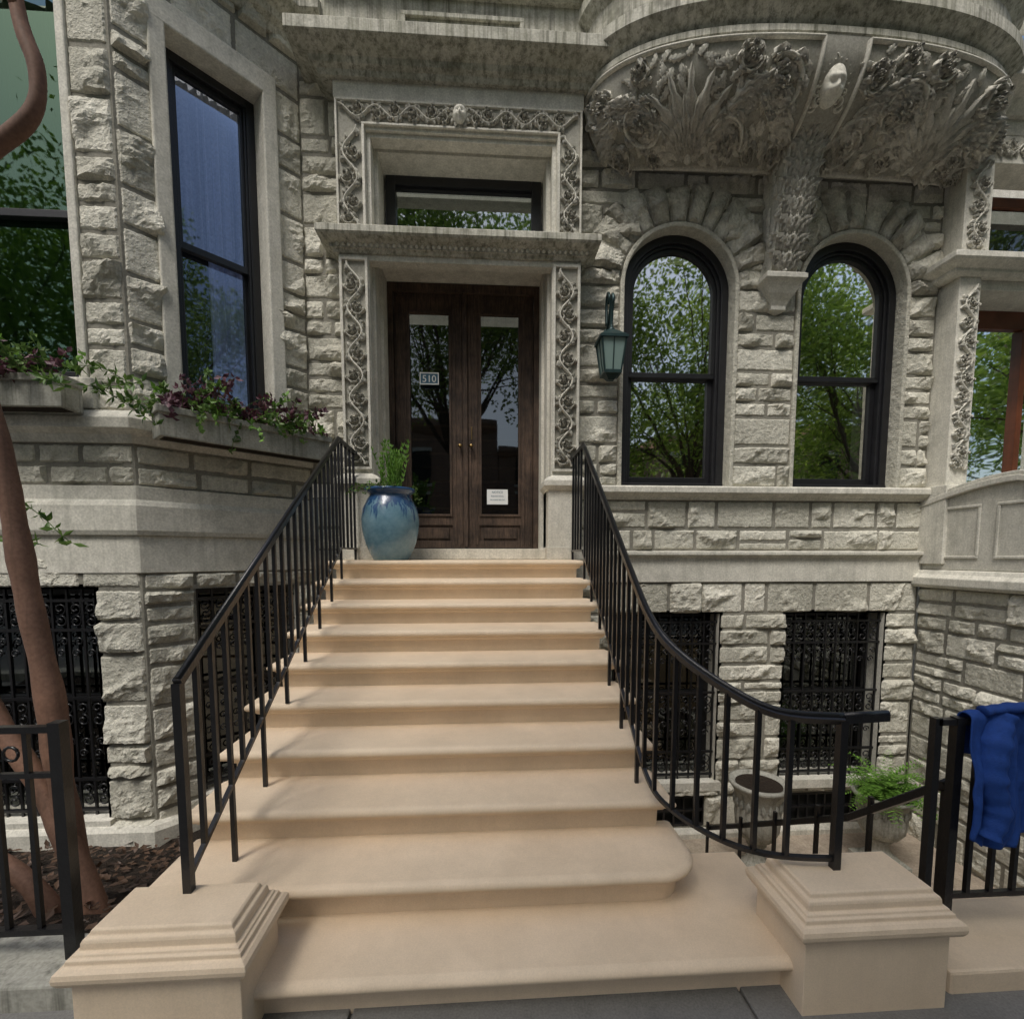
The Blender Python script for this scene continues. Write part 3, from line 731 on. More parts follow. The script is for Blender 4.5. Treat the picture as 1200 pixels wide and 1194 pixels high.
d.box(5.62,6.3,5.42,5.46,1.6,2.5);d.box(6.25,6.32,5.38,5.46,1.6,4.3);d.box(5.38,7.0,5.40,5.46,4.8,4.9);d.box(5.38,5.46,5.40,5.46,4.9,5.7);d.box(5.38,7,5.40,5.46,5.62,5.73)
d.add([(5.46,5.44,2.5),(6.9,5.44,2.5),(6.9,5.44,4.3),(5.46,5.44,4.3)],[(0,1,2,3)],1);d.add([(5.4,5.44,4.9),(7,5.44,4.9),(7,5.44,5.7),(5.4,5.44,5.7)],[(0,1,2,3)],1)
d.box(5.3,7.2,6.2,6.22,1.5,6,2)
d.obj("wood_door",[WOOD2,GLASSD,DARK],nb,bevel=.004)
wl=MB(lambda u,w,z:(5.02-w,5.2-u,z))
rockwall(wl,0,2.6,-1.6,1.34,[],(.16,.2,.26,.3),(.25,.6),61,(),.06)
wl.obj("stoop_rock_wall",[ROCK,MORT],nb,fixn=False)
wl=MB()
wl.box(5.03,6.9,2.6,5.2,-1.6,1.35);
pf=[(5.02,1.34),(4.93,1.34),(4.90,1.37),(4.90,1.45),(4.95,1.49),(4.97,1.53),(5.02,1.54)]
vs=[];
for y in (5.19,2.6): vs+=[(x,y,z) for x,z in pf]
n=len(pf);wl.add(vs,[(j,j+1,n+j+1,n+j) for j in range(n-1)]+[tuple(range(n,2*n))])
K=40;top=[]
for i in range(K+1):
    t=i/K;y=5.19-2.3*t
    z=2.33+.16*sin(min(1,t*2.4)*pi*.5) if t<.42 else 2.49-.75*((t-.42)/.58)**1.3
    top.append((y,z))
for (x0,x1,dz0,dz1) in ((5.0,5.24,-9,-.10),(4.95,5.29,-.10,-.04),(4.97,5.27,-.04,.0)):
    vs=[]
    for (y,z) in top:
        lo=1.54 if dz0==-9 else z+dz0;lo=min(lo,z+dz1-.02)
        vs+=[(x0,y,lo),(x0,y,z+dz1),(x1,y,z+dz1),(x1,y,lo)]
    wl.add(vs,[(i*4+j,i*4+(j+1)%4,(i+1)*4+(j+1)%4,(i+1)*4+j) for i in range(K) for j in range(4)]+[(K*4,K*4+1,K*4+2,K*4+3)])
for y0,y1 in ((4.95,4.55),(4.40,3.9)):
    for a,b,c,e in ((y1,y0,1.66,1.69),(y1,y0,2.18,2.21),(y1,y1+.03,1.69,2.18),(y0-.03,y0,1.69,2.18)): wl.box(4.985,5.0,a,b,c,e)
wl.box(5.24,6.9,3.9,5.2,1.35,1.62)
wl.obj("stoop_parapet",[TRIM],nb,bevel=.008)
# ================================================================= STOOP
stp=empty("stone_stoop")
s=MB()
XL,XR=-1.41,.95
def zt(n): return .16+.1657*(n-1)
NP=[(.0,0),(.014,-.003),(.026,-.010),(.033,-.020),(.034,-.028),(.031,-.038),(.022,-.047),(.010,-.050),(-.006,-.050),(-.007,-.060),(-.014,-.072),(-.026,-.080)]
IN=.034
def stepm(n,path):
    z=zt(n)
    s.mold(path,[(o-IN,z+dz) for o,dz in NP]+[(-.070,z-.082),(-.072,z-.17)],0,True,cap=False)
for n in range(2,11):
    y=1.94+.31*(n-2)-.03
    back=5.04 if n==10 else y+.345
    z=zt(n)
    if n==2:
        rr=.20;cx=XR-rr+.02;arc=[(sin(a*pi/20),cos(a*pi/20)) for a in range(0,11)]
        pth=[(XL,y+.4),(XL,y)]+[(cx+rr*a,y+rr-rr*c) for a,c in arc]+[(XR+.02,y+.42)]
        stepm(n,pth);r2=rr-IN
        s.add([(a,b,z) for a,b in [(XL+IN,y+.4),(XL+IN,y+IN)]+[(cx+r2*a,y+rr-r2*c) for a,c in arc]+[(XR+.02-IN,y+.42)]],[tuple(range(14))],0)
    else:
        pth=[(XL,back),(XL,y),(XR,y),(XR,back)]
        stepm(n,pth)
        s.add([(XL+IN,y+IN,z),(XR-IN,y+IN,z),(XR-IN,back+.04,z),(XL+IN,back+.04,z)],[(0,1,2,3)],0)
s.mold([(-.90,1.63),(1.30,1.63)],[(o-IN,.16+dz) for o,dz in NP]+[(-.070,.078),(-.072,-.05)],0,True,cap=False)
s.add([(-.90,1.63+IN,.16),(1.30,1.63+IN,.16),(1.30,2.3,.16),(-.90,2.3,.16)],[(0,1,2,3)],0)
ob=s.obj("treads",[STEP],stp)
md=ob.modifiers.new("es","EDGE_SPLIT");md.split_angle=math.radians(38)
s=MB()
for n in range(3,11):
    y=1.94+.31*(n-2)-.03+.085
    s.box(XL+.08,XR-.08,y,5.02,zt(n)-.1657-.02,zt(n)-.06)
s.box(XL+.08,XR-.08,2.03,5.15,-1.62,.31);s.box(-.9,1.29,1.73,2.29,-1.62,.075)
s.obj("stair_body",[STEP],stp)
def pedestal(x0,x1,y0,y1,name):
    q=MB();q.box(x0,x1,y0,y1,-1.6,.305)
    pr=[(-.002,.295),(.012,.297),(.026,.305),(.034,.320),(.036,.335),(.032,.350),(.020,.360),(.010,.363),(.008,.378),(-.002,.382),(-.004,.390),(-.018,.393),(-.020,.415),(-.024,.425),(-.036,.430),(-.040,.445),(-.048,.450)]
    vs=[];m=len(pr)
    cs=[(x0,y0,-1,-1),(x1,y0,1,-1),(x1,y1,1,1),(x0,y1,-1,1)]
    for (x,y,sx,sy) in cs:
        for (o_,z) in pr: vs.append((x+sx*o_,y+sy*o_,z))
    fs=[]
    for i in range(4):
        k=(i+1)%4
        for j in range(m-1): fs.append((i*m+j,k*m+j,k*m+j+1,i*m+j+1))
    fs.append(tuple(i*m+m-1 for i in range(4)))
    q.add(vs,fs,0);q.obj(name,[STEP],stp,bevel=.003)
pedestal(-1.36,-.82,1.55,1.84,"pedestal_west");pedestal(1.17,1.73,1.57,1.88,"pedestal_east")
# ================================================================= RAILINGS
def handrail(mb,pts):
    mb.tube(pts,.021,4,0,False);mb.tube([(p[0],p[1],p[2]+.015) for p in pts],.013,8,0,True)
def lerp(a,b,t): return tuple(a[i]+(b[i]-a[i])*t for i in range(3))
def resample(pts,d):
    out=[pts[0]];acc=0
    for a,b in zip(pts,pts[1:]):
        l=math.hypot(a[0]-b[0],a[1]-b[1]);t=d-acc
        while t<=l: out.append(lerp(a,b,t/l));t+=d
        acc=l-(t-d)
    return out
def smoothp(P,n=6):
    o_=[]
    P=[P[0]]+P+[P[-1]]
    for i in range(1,len(P)-2):
        for k in range(n):
            t=k/n;p0,p1,p2,p3=P[i-1],P[i],P[i+1],P[i+2]
            o_.append(tuple(.5*((2*p1[j])+(-p0[j]+p2[j])*t+(2*p0[j]-5*p1[j]+4*p2[j]-p3[j])*t*t+(-p0[j]+3*p1[j]-3*p2[j]+p3[j])*t**3) for j in range(3)))
    o_.append(P[-2]);return o_
BW=.0095
mb=MB()
A=(-1.10,1.76,1.24);B=(-1.25,4.32,2.70)
handrail(mb,[A,B]);handrail(mb,[B,(-1.26,4.93,2.70)])
a=(-1.10,1.76,.50);b=(-1.25,4.32,1.76)
mb.tube([a,b,(-1.26,4.9,1.76)],.013,4,0,False)
mb.box(-1.115,-1.085,1.745,1.775,.445,1.24)
n=21
for i in range(1,n+1):
    t=i/n;T_=lerp(A,B,t);Bq=lerp(a,b,t);low=Bq[2]
    k=math.floor((T_[1]-1.91)/.31)+2
    if i%3==0: low=zt(max(2,k))-.0
    mb.box(T_[0]-BW,T_[0]+BW,T_[1]-BW,T_[1]+BW,low,T_[2])
for i in range(1,5): y=4.32+i*.13;mb.box(-1.27,-1.25,y-.01,y+.01,1.65 if i==4 else 1.76,2.70)
mb.obj("iron_railing",[IRON])
mb=MB()
P=[(.90,4.30,2.67),(.86,3.4,2.10),(.82,2.6,1.60),(.81,2.25,1.39),(.86,2.08,1.27),(1.0,1.90,1.15),(1.16,1.78,1.075),(1.40,1.74,1.06)]
top=smoothp(P);handrail(mb,[(.91,4.93,2.67)]+[top[0]]);handrail(mb,top);handrail(mb,[top[-1],(1.60,1.76,1.06)])
Bp=[(.90,4.30,1.74),(.86,3.4,1.26),(.82,2.6,.80),(.81,2.25,.60),(.86,2.08,.53),(1.0,1.90,.49),(1.16,1.78,.49),(1.40,1.74,.49)]
bot=smoothp(Bp);mb.tube([(.91,4.9,1.74)]+bot,.013,4,0,False)
mb.box(1.385,1.415,1.725,1.755,.44,1.06)
rs=resample(top,.118)
def botz(x,y): return min(bot,key=lambda q:(q[0]-x)**2+(q[1]-y)**2)[2]
for i,q in enumerate(rs[1:-1]):
    low=botz(q[0],q[1])
    if i%3==0 and q[1]>2.15: low=zt(max(2,math.floor((q[1]-1.91)/.31)+2))
    mb.box(q[0]-BW,q[0]+BW,q[1]-BW,q[1]+BW,low,q[2])
for i in range(1,5): y=4.30+i*.13;mb.box(.898,.918,y-.01,y+.01,1.65 if i==4 else 1.74,2.67)
mb.obj("iron_railing.001",[IRON])
def post(mb,x,y,z0,z1,w=.02): mb.box(x-w,x+w,y-w,y+w,z0,z1)
mb=MB()
post(mb,-1.64,1.90,.1,1.06,.022)
mb.box(-5,-1.64,1.885,1.915,1.02,1.045);mb.box(-5,-1.64,1.89,1.91,.84,.86);mb.box(-5,-1.64,1.885,1.915,.20,.225)
x=-1.76
k=0
while x>-4.9:
    post(mb,x,1.9,.2,1.03,.009);
    mb.tube([(x-.06+.028*cos(t*.6),1.9,.935+.028*sin(t*.6)) for t in range(12)],.006,5);x-=.12;k+=1
    if k%12==0: post(mb,x,1.9,.1,1.05,.02)
mb.obj("iron_fence",[IRON])
mb=MB()
post(mb,1.87,1.82,.0,1.03,.015);post(mb,1.965,1.82,.0,1.03,.018);
mb.box(1.87,5,1.805,1.835,1.0,1.025);mb.box(1.95,5,1.81,1.83,.24,.262)
x=2.06
while x<4.9:
    post(mb,x,1.82,.24,1.01,.009);x+=.105
mb.obj("iron_fence.001",[IRON])
mb=MB()
sr=[(1.98,1.86,.72),(2.0,2.4,.26),(2.02,4.0,-.75)]
handrail(mb,sr)
for t in (0,.18,.36,.55,.75,1):
    y=1.88+2.1*t;z=.72-(y-1.86)*.66;mb.box(1.985,2.005,y-.01,y+.01,z-.9 if t else 0,z)
mb.obj("areaway_stair_railing",[IRON])
# ================================================================= GROUND
g=MB()
BIG=150;hx0,hx1,hy0,hy1=-6.2,8.8,1.95,5.5
g.add([(-BIG,-BIG,0),(BIG,-BIG,0),(BIG,hy0,0),(-BIG,hy0,0),(-BIG,hy1,0),(BIG,hy1,0),(BIG,BIG,0),(-BIG,BIG,0),(hx0,hy0,0),(hx1,hy0,0),(hx0,hy1,0),(hx1,hy1,0)],
 [(0,1,2,9,8,3),(3,8,10,4),(9,2,5,11),(4,10,11,5,6,7)])
g.v=[(a,b,-.02) for a,b,c in g.v]
g.obj("ground",[WALK],fixn=False)
sw=MB()
xx=-20
while xx<20:
    for yy in (-3.0,-1.5,.0):
        y1=yy+1.488 if yy<0 else 1.94
        sw.box(xx+.006,xx+1.494,yy+.006,y1,-.10,0)
    xx+=1.5
sw.box(-20,20,-3.2,-3.0,-.15,.005,0)
sw.obj("sidewalk",[WALK],bevel=.006)
rd=MB();rd.add([(-150,-12,-.012),(150,-12,-.012),(150,-3.2,-.012),(-150,-3.2,-.012)],[(0,1,2,3)]);rd.obj("road",[ASPH],fixn=False)
ar=MB()
ar.box(.9,5.1,1.95,5.4,-1.75,-1.555,0)
ar.box(.95,5.05,1.90,1.96,-1.6,-.03,1)
for i in range(8): ar.box(2.05,3.0,1.97+.25*i,2.22+.25*i,-1.554,-.19*(i+1)+.02,1)
ar.obj("areaway",[BASE,STEP],bevel=.008)
cp=MB();cp.box(1.80,8,1.62,2.0,-.02,.09);cp.obj("areaway_coping",[STEP],bevel=.012)
kb=MB();kb.box(-9,-1.42,1.76,2.02,-.4,.10);kb.obj("garden_kerb",[CONC],bevel=.01)
gb=MB();nx,ny=70,50;vs=[]
for j in range(ny+1):
    for i in range(nx+1):
        x=-6.2+4.9*i/nx;y=1.95+3.3*j/ny
        t=min(1,max(0,(y-2.0)/2.0));z=.04-.80*t+.05*noise.noise(Vector((x*3,y*3,0)))+.03*noise.noise(Vector((x*11,y*11,3)))
        vs.append((x,y,z))
gb.add(vs,[(j*(nx+1)+i,j*(nx+1)+i+1,(j+1)*(nx+1)+i+1,(j+1)*(nx+1)+i) for j in range(ny) for i in range(nx)],0,True)
gb.obj("garden_bed",[MULCH],fixn=False)
# ---------------------------------------------------------------- foliage helper
def leaf(mb,p,d,up,ln,wd,mat=0):
    d=d.normalized();s_=d.cross(up)
    if s_.length<1e-3: s_=Vector((1,0,0))
    s_.normalize();n=s_.cross(d)
    a=p;b=p+d*ln*.45+s_*wd*.5+n*wd*.12;c=p+d*ln;e=p+d*ln*.45-s_*wd*.5+n*wd*.12;m=p+d*ln*.5
    mb.add([a,b,c,e,m],[(0,1,4),(1,2,4),(2,3,4),(3,0,4)],mat,False)
def leafq(mb,p,d,up,ln,wd):
    d=d.normalized();s_=d.cross(up)
    if s_.length<1e-3: s_=Vector((1,0,0))
    s_.normalize()
    mb.add([p,p+d*ln*.45+s_*wd*.5,p+d*ln,p+d*ln*.45-s_*wd*.5],[(0,1,2,3)],0,False)
def rv(r):
    while True:
        v=Vector((r.uniform(-1,1),r.uniform(-1,1),r.uniform(-1,1)))
        if .05<v.length<1: return v
r=random.Random(3);lt=MB()
for i in range(1300):
    x=r.uniform(-4.5,-1.45);y=r.uniform(2.05,4.1);z=.06-.80*min(1,(y-2)/2.0)+r.uniform(-.01,.03)
    v=rv(r);v.z*=.25;leaf(lt,Vector((x,y,z)),v,Vector((0,0,1)),r.uniform(.04,.09),r.uniform(.025,.05))
lt.obj("leaf_litter",[LITTER],fixn=False)
def tree(name,x,y,h,cr,n,seed,trunk=.2,z0=0,lsz=.125,clz=None):
    r=random.Random(seed);e=empty(name)
    t=MB();cz=clz or h*.60
    t.tube([(x,y,z0),(x+.05,y,z0+1),(x-.1,y+.05,z0+cz*.55)],[trunk*1.3,trunk,trunk*.8],12)
    cl=[]
    for i in range(13):
        a=i*2.4+r.uniform(-.4,.4);q=r.uniform(.25,.9)
        end=Vector((x+cos(a)*cr*q,y+sin(a)*cr*q,z0+cz+r.uniform(-.6,.9)*cr))
        st_=Vector((x-.1,y+.05,z0+cz*.5));mid_=(st_+end)/2+Vector((0,0,.3))
        t.tube([st_,mid_,end],[trunk*.5,trunk*.3,trunk*.06],7)
        cl.append(end)
        for k in range(3):
            e2=end+rv(r)*cr*.45;t.tube([mid_,(mid_+e2)/2+Vector((0,0,.1)),e2],[trunk*.2,trunk*.12,.01],5);cl.append(e2)
    t.obj("trunk_and_limbs",[TBARK],e)
    f=MB()
    for i in range(n):
        c=r.choice(cl);o_=rv(r);pp=c+Vector((o_.x,o_.y,o_.z*.7))*cr*.36
        leafq(f,pp,rv(r),rv(r),r.uniform(.7,1.3)*lsz,r.uniform(.5,.8)*lsz)
    f.obj("leaf_crown",[LEAF],e,fixn=False)
tree("street_tree",7.5,-6.0,13,4.6,48000,1,.16,lsz=.14)
tree("street_tree",15,-7.0,13,4.8,36000,2,.16,lsz=.14)
tree("street_tree",-1.0,-7.0,16,5.0,42000,3,.16,clz=10.5,lsz=.14)
tree("street_tree",-12,-5.5,14,5.0,34000,4,lsz=.14)
tree("street_tree",13.5,.9,9.5,3.0,14000,5)
for k,xo in enumerate((-24,-14,-4,6,16,26)):
    e=empty("row_house");bb=MB();h=8.5+(k%3)*.8
    bb.box(xo-4.98,xo+4.98,-30,-20,-.3,h,0);bb.mold([(xo+4.98,-20),(xo-4.98,-20)],[(0,h-.7),(.2,h-.6),(.5,h-.3),(.5,h),(0,h+.02)],0)
    for fl in range(3):
        for c in range(3):
            wx=xo-3.2+c*3.2;wz=1.2+fl*2.6
            bb.box(wx-.6,wx+.6,-20.0,-19.93,wz,wz+1.8,1);bb.box(wx-.75,wx+.75,-20,-19.85,wz-.15,wz,2);bb.box(wx-.75,wx+.75,-20,-19.85,wz+1.8,wz+2.05,2)
    bb.obj("walls_and_windows",[BRICKO,DARK,TRIM],e)
# ---------------------------------------------------------------- crape myrtle
e=empty("crape_myrtle_tree");t=MB()
def TR(P,r0,r1):
    P=smoothp(P,7);k=len(P);t.tube(P,[ (r0+(r1-r0)*i/(k-1))*(1+.22*noise.noise(Vector(p_)*5)) for i,p_ in enumerate(P)],14)
TR([(-2.08,2.55,-.35),(-2.20,2.6,.0),(-2.25,2.6,.5),(-2.29,2.62,.95),(-2.36,2.62,1.5),(-2.40,2.6,2.1),(-2.45,2.58,2.5),(-2.58,2.6,3.1),(-2.56,2.6,3.45),(-2.36,2.6,3.62),(-2.15,2.6,3.80),(-2.11,2.6,4.0),(-2.18,2.6,4.3),(-2.24,2.6,5.2),(-2.35,2.5,6.3)],.066,.024)
TR([(-2.02,2.5,-.35),(-2.13,2.55,-.05),(-2.32,2.6,.4),(-2.60,2.65,.85),(-3.0,2.7,1.7),(-3.3,2.7,3.2),(-3.2,2.6,5)],.07,.03)
TR([(-2.12,2.45,-.35),(-2.25,2.4,.05),(-2.5,2.4,.25),(-2.9,2.3,.6),(-3.6,2.2,1.8),(-4,2,3.5)],.055,.025)
TR([(-2.17,2.6,4.25),(-2.4,2.3,4.9),(-2.9,2.0,5.6)],.024,.012)
t.obj("trunks",[BARK],e)
f=MB();r=random.Random(9)
for i in range(1500):
    c=r.choice([(-3.2,2.4,6.9),(-2.6,2.2,7.5),(-3.9,1.8,6.8),(-4.4,2.4,6.2)]);o_=rv(r)*.9;leaf(f,Vector(c)+o_,rv(r),rv(r),.07,.035)
f.obj("crown",[LEAF],e,fixn=False)
# ---------------------------------------------------------------- window boxes
def wbox(T,u0,u1,z0,z1,w0,w1,name,seed):
    e=empty(name);b=MB(T);r=random.Random(seed)
    s_=.035;
    b.box(u0,u1,w1-s_,w1,z0,z1);b.box(u0,u1,w0,w0+s_,z0,z1);b.box(u0,u0+s_,w0+s_,w1-s_,z0,z1);b.box(u1-s_,u1,w0+s_,w1-s_,z0,z1);b.box(u0+s_,u1-s_,w0+s_,w1-s_,z0,z1-.05,1)
    b.box(u0-.02,u1+.02,w1,w1+.02,z1-.05,z1+.004);b.box(u0-.02,u0,w0,w1,z1-.05,z1+.004);b.box(u1,u1+.02,w0,w1,z1-.05,z1+.004)
    b.obj("trough",[CONC,MULCH],e,bevel=.006)
    f=MB()
    for i in range(int((u1-u0)*80)):
        u=r.uniform(u0+.05,u1-.05);w=r.uniform(w0+.05,w1-.04);p0=Vector(T(u,w,z1-.05))
        pts=[p0];d_=Vector(T(u,w+1,z1))-p0;d_.z=0;d_.normalize()
        trail=r.random()<.12
        out=r.uniform(.9,1.4) if trail else r.uniform(-.2,.7);vel=d_*out*.05+Vector((r.uniform(-.03,.03),r.uniform(-.03,.03),r.uniform(.03,.09)))
        mt=0 if (trail or r.random()<.22) else (1 if r.random()<.85 else 2)
        for k in range(r.randint(7,10) if trail else r.randint(3,7)):
            pts.append(pts[-1]+vel);vel=vel+Vector((r.uniform(-.012,.012),r.uniform(-.012,.012),-.013+r.uniform(-.006,.006)))
            if trail: vel.x*=.8;vel.y*=.8
        f.tube(pts,.0025,3,0)
        for p_ in pts[1:]:
            for q in range(4): leaf(f,p_,rv(r)+Vector((0,0,.2)),rv(r),r.uniform(.03,.075),r.uniform(.02,.045),mt)
    f.obj("plants",[VINE,PURP,FERN],e,fixn=False)
    return e
wbox(TB45,.10,1.50,2.63,2.86,.13,.36,"window_flower_box",5)
wbox(TBF,-4.9,-3.12,2.80,3.03,.10,.30,"window_flower_box",6)
f=MB();r=random.Random(12)
for (p0,d0,nn) in [((-3.1,3.85,3.05),(.06,-.02,.02),9),((-2.95,3.8,2.95),(.055,.0,.0),8),((-2.8,3.9,2.9),(.05,.03,.015),7),((-3.3,3.8,3.0),(-.03,-.03,.05),7),((-3.2,3.8,3.0),(.04,-.03,-.02),8),((-3.5,3.7,2.0),(.07,-.02,.01),9),((-3.55,3.7,1.85),(.075,-.02,.0),9),((-3.4,3.7,2.1),(.07,-.02,-.02),8),((-2.9,3.85,2.9),(.05,-.01,.03),7)]:
    p_=Vector(p0);v=Vector(d0);pts=[p_.copy()]
    for k in range(nn):
        v+=Vector((r.uniform(-.012,.012),r.uniform(-.012,.012),-.004+r.uniform(-.012,.012)));p_=p_+v;pts.append(p_.copy())
        for q in range(5): leaf(f,p_,rv(r)+Vector((0,-.3,0)),rv(r),r.uniform(.05,.10),r.uniform(.02,.04))
    f.tube(pts,.003,4)
f.obj("climbing_vine",[VINE],fixn=False)
# ---------------------------------------------------------------- pot
e=empty("potted_plant");b=MB();c=(-.87,4.62,1.652)
b.lathe(c,[(.001,0),(.16,0),(.17,.01),(.195,.06),(.235,.16),(.262,.28),(.268,.38),(.25,.48),(.205,.57),(.185,.60),(.19,.615),(.225,.635),(.235,.65),(.228,.665),(.205,.66),(.18,.63),(.175,.58),(.001,.58)],48)
b.obj("glazed_pot",[GLAZE],e);s_=MB();s_.lathe(c,[(.001,.60),(.176,.60)],24);s_.obj("soil",[MULCH],e)
f=MB();r=random.Random(4)
for i in range(34):
    a=r.uniform(0,2*pi);q=r.uniform(0,.09);p_=Vector((c[0]+.02+q*cos(a),c[1]+q*sin(a),c[2]+.6));v=Vector((cos(a)*.012*q*10,sin(a)*.012*q*10,.04))
    nn=r.randint(6,12)
    for k in range(nn):
        p_=p_+v;v+=Vector((r.uniform(-.004,.004),r.uniform(-.004,.004),0))
        for q2 in range(6): leaf(f,p_,rv(r)*.6+Vector((0,0,.9)),rv(r),r.uniform(.035,.065),.013)
f.obj("cypress_shrub",[FERN],e,fixn=False)
f=MB()
for i in range(26):
    a=r.uniform(0,2*pi);p_=Vector((c[0]+.15*cos(a),c[1]+.15*sin(a),c[2]+.63));v=Vector((cos(a)*.03,sin(a)*.03,.03));pts=[p_.copy()]
    for k in range(r.randint(3,8)):
        p_=p_+v;v+=Vector((r.uniform(-.006,.006),r.uniform(-.006,.006),-.011));pts.append(p_.copy())
        for q2 in range(2): leaf(f,p_,rv(r),rv(r),.035,.022)
    f.tube(pts,.002,3)
f.obj("trailing_ivy",[VINE],e,fixn=False)
# ---------------------------------------------------------------- urns
def fern(mb,c,n,ln,seed,mat=0):
    r=random.Random(seed)
    for i in range(n):
        a=r.uniform(0,2*pi);el=r.uniform(.5,1.3);l=ln*r.uniform(.7,1.1);p_=Vector(c);st_=l/14;d_=Vector((cos(a)*cos(el),sin(a)*cos(el),sin(el)))
        for k in range(14):
            p_=p_+d_*st_;d_=(d_+Vector((0,0,-.11))).normalized();sd=d_.cross(Vector((0,0,1))).normalized()
            w=.075*sin(pi*(k+1.5)/16)
            for s_ in (-1,1): leaf(mb,p_,sd*s_+d_*.4,Vector((0,0,1)),w,.02,mat)
def urn(x,y,z0,name,sc=1,zc=1,plant=None):
    e=empty(name);b=MB()
    b.box(x-.19*sc,x+.19*sc,y-.19*sc,y+.19*sc,z0,z0+.07*zc)
    b.lathe((x,y,z0+.07*zc),[(k*sc,q*zc) for k,q in [(.17,0),(.165,.03),(.11,.06),(.08,.12),(.075,.17),(.10,.2),(.085,.22)]],32)
    b.lathe((x,y,z0+.29*zc),[(k*sc,q*zc) for k,q in [(.085,0),(.15,.03),(.20,.10),(.215,.2),(.21,.28)]],96,0,.025,20)
    b.lathe((x,y,z0+.57*zc),[(k*sc,q*zc) for k,q in [(.205,0),(.21,.05),(.235,.11),(.27,.15),(.285,.165),(.28,.185),(.25,.185),(.22,.15),(.001,.15)]],40)
    for i in range(20):
        a=2*pi*i/20;rr=.215*sc
        mpp=lambda u,v,h:(x+(rr+h)*cos(a+u/rr),y+(rr+h)*sin(a+u/rr),z0+.60*zc+v)
        c_leaf(b,mpp,0,-.05,pi/2,.10*sc,.02,.02,0)
    b.obj("urn_body",[CONC],e,fixn=False);s_=MB();s_.lathe((x,y,z0),[(.001,.735*zc),(.22*sc,.735*zc)],24);s_.obj("soil",[MULCH],e)
    if plant: f=MB();fern(f,(x,y,z0+.72*zc),plant,.52,7);f.obj("fern",[FERN],e,fixn=False)
urn(2.74,4.45,-1.553,"stone_urn",.98,1.33)
urn(4.15,4.55,-1.553,"stone_urn",1.0,1.05,90)
# ---------------------------------------------------------------- lantern
e=empty("wall_lantern");LZ=-.12
b=MB(lambda x,y,z:(x,y,z+LZ))
lx,ly=1.30,4.93
b.tube([(lx,5.16,4.12),(lx,5.10,4.12)],.04,12);b.tube(smoothp([(lx,5.12,4.12),(lx,5.02,4.22),(lx,4.95,4.36),(lx,4.90,4.40),(lx,4.87,4.34),(lx,4.90,4.28),(lx,4.93,4.16),(lx,4.93,4.06)]),.016,8)
b.tube(smoothp([(lx,5.12,4.2),(lx,5.14,4.42),(lx,5.08,4.50),(lx,5.03,4.44),(lx,5.06,4.38)]),.015,8)
def fr4(z0,z1,a,b_,mat):
    b.add([(lx-a,ly-a,z0),(lx+a,ly-a,z0),(lx+a,ly+a,z0),(lx-a,ly+a,z0),(lx-b_,ly-b_,z1),(lx+b_,ly-b_,z1),(lx+b_,ly+b_,z1),(lx-b_,ly+b_,z1)],[(0,1,2,3),(4,5,6,7),(0,1,5,4),(1,2,6,5),(2,3,7,6),(3,0,4,7)],mat)
fr4(3.98,4.07,.135,.03,0);fr4(3.955,3.98,.14,.14,0);fr4(3.66,3.955,.080,.118,1);fr4(3.63,3.66,.09,.09,0);fr4(3.58,3.63,.03,.07,0)
for sx in (-1,1):
    for sy in (-1,1): b.tube([(lx+sx*.083,ly+sy*.083,3.65),(lx+sx*.122,ly+sy*.122,3.96)],.011,4,0,False)
    b.tube([(lx,ly+sx*.083,3.65),(lx,ly+sx*.122,3.96)],.006,4,0,False);b.tube([(lx+sx*.083,ly,3.65),(lx+sx*.122,ly,3.96)],.006,4,0,False)
b.lathe((lx,ly,4.06),[(.035,0),(.04,.015),(.02,.03),(.015,.06),(.001,.07)],12)
b.obj("lantern_body",[LANT,LGL],e)
# ---------------------------------------------------------------- jacket
e=empty("blue_jacket");b=MB();nu,nv=80,70;vs=[]
for j in range(nv+1):
    for i in range(nu+1):
        u=i/nu;v=j/nv
        x=1.99+.42*u;sv=-.22+v*.76
        fold=.024*sin(u*17+1.4*sin(v*3))+.010*sin(u*37+v*7)+.014*noise.noise(Vector((u*6,v*4,1)))
        a=max(-1,min(1,sv/.05))*pi/2
        if abs(sv)<.05: y=1.82-.035*sin(a);z=1.025+.03*cos(a)
        else:
            l=abs(sv)-.05;y=1.82-(.035+fold*min(1,l*6)+.02*min(1,l*3))*(1 if sv>0 else -1);z=1.025-l
        if sv>0: z+=-.05*v*sin(u*5)+.02*noise.noise(Vector((u*4,0,5)));x+=-.05*v*v*sin(pi*(1-u)*.7)+.02*noise.noise(Vector((u*2,v*5,9)))+ .06*(v-.4)*(1-u)
        vs.append((x,y-.010*noise.noise(Vector((x*22,z*12,2))),z+.010*noise.noise(Vector((x*14,z*3,4)))))
b.add(vs,[(j*(nu+1)+i,j*(nu+1)+i+1,(j+1)*(nu+1)+i+1,(j+1)*(nu+1)+i) for j in range(nv) for i in range(nu)],0,True)
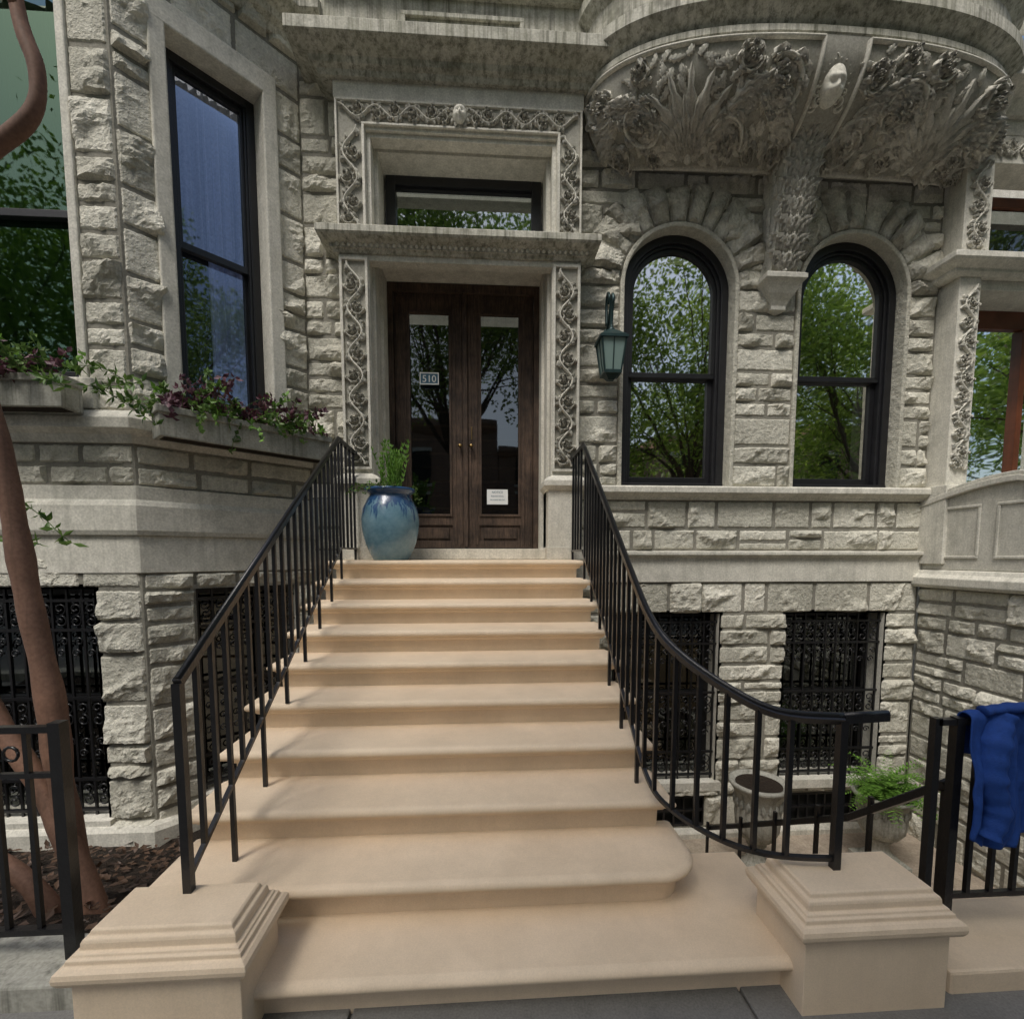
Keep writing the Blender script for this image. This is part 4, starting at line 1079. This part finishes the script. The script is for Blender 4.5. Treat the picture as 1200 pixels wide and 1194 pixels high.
o_=b.obj("jacket_body",[BLUE],e);md=o_.modifiers.new("s","SOLIDIFY");md.thickness=.006
b=MB()
def slv(P,r0,r1):
    P=smoothp(P,12);k=len(P);b.tube(P,[(r0+(r1-r0)*i/(k-1))*(1+.08*sin(i*1.1)+.06*sin(i*.53+1)) for i in range(k)],20,0,True,True,.6)
slv([(2.12,1.80,1.045),(2.07,1.76,.95),(2.05,1.745,.80),(2.08,1.74,.66),(2.05,1.74,.55)],.055,.038)
slv([(2.33,1.80,1.05),(2.36,1.75,.92),(2.33,1.74,.75),(2.35,1.74,.60)],.055,.04)
slv([(2.05,1.80,1.06),(2.15,1.79,1.075),(2.3,1.80,1.07),(2.38,1.80,1.05)],.03,.035)
b.obj("sleeves_and_collar",[BLUE],e)
# ================================================================= CAMERA, LIGHT
cam=bpy.data.cameras.new("camera");co=bpy.data.objects.new("camera",cam);scene.collection.objects.link(co)
cam.sensor_width=36;cam.lens=560/1200*36;cam.shift_y=98/1200;cam.clip_start=.05;cam.clip_end=600
co.location=(0,0,1.70);co.rotation_euler=(pi/2-math.atan(.08),0,-math.atan(34/560))
scene.camera=co
wd=bpy.data.worlds.new("World");scene.world=wd;wd.use_nodes=True;nt=wd.node_tree
sk=nt.nodes.new("ShaderNodeTexSky");sk.sky_type='NISHITA';sk.sun_disc=False
EL,AZ=math.radians(58),math.radians(206)
sk.sun_elevation=EL;sk.sun_rotation=AZ;sk.air_density=1.0;sk.dust_density=4.0;sk.ozone_density=1.0
bg=nt.nodes["Background"];bg.inputs[1].default_value=.15;nt.links.new(sk.outputs[0],bg.inputs[0])
sl=bpy.data.lights.new("sun","SUN");sl.energy=2.5;sl.angle=math.radians(22);sl.color=(1,.98,.94)
so=bpy.data.objects.new("sun",sl);scene.collection.objects.link(so)
dv=Vector((sin(AZ)*cos(EL),cos(AZ)*cos(EL),sin(EL)))
so.rotation_euler=(-dv).to_track_quat('-Z','Y').to_euler();so.location=(0,-5,20)
scene.view_settings.view_transform='Standard';scene.view_settings.look='None';scene.view_settings.exposure=0
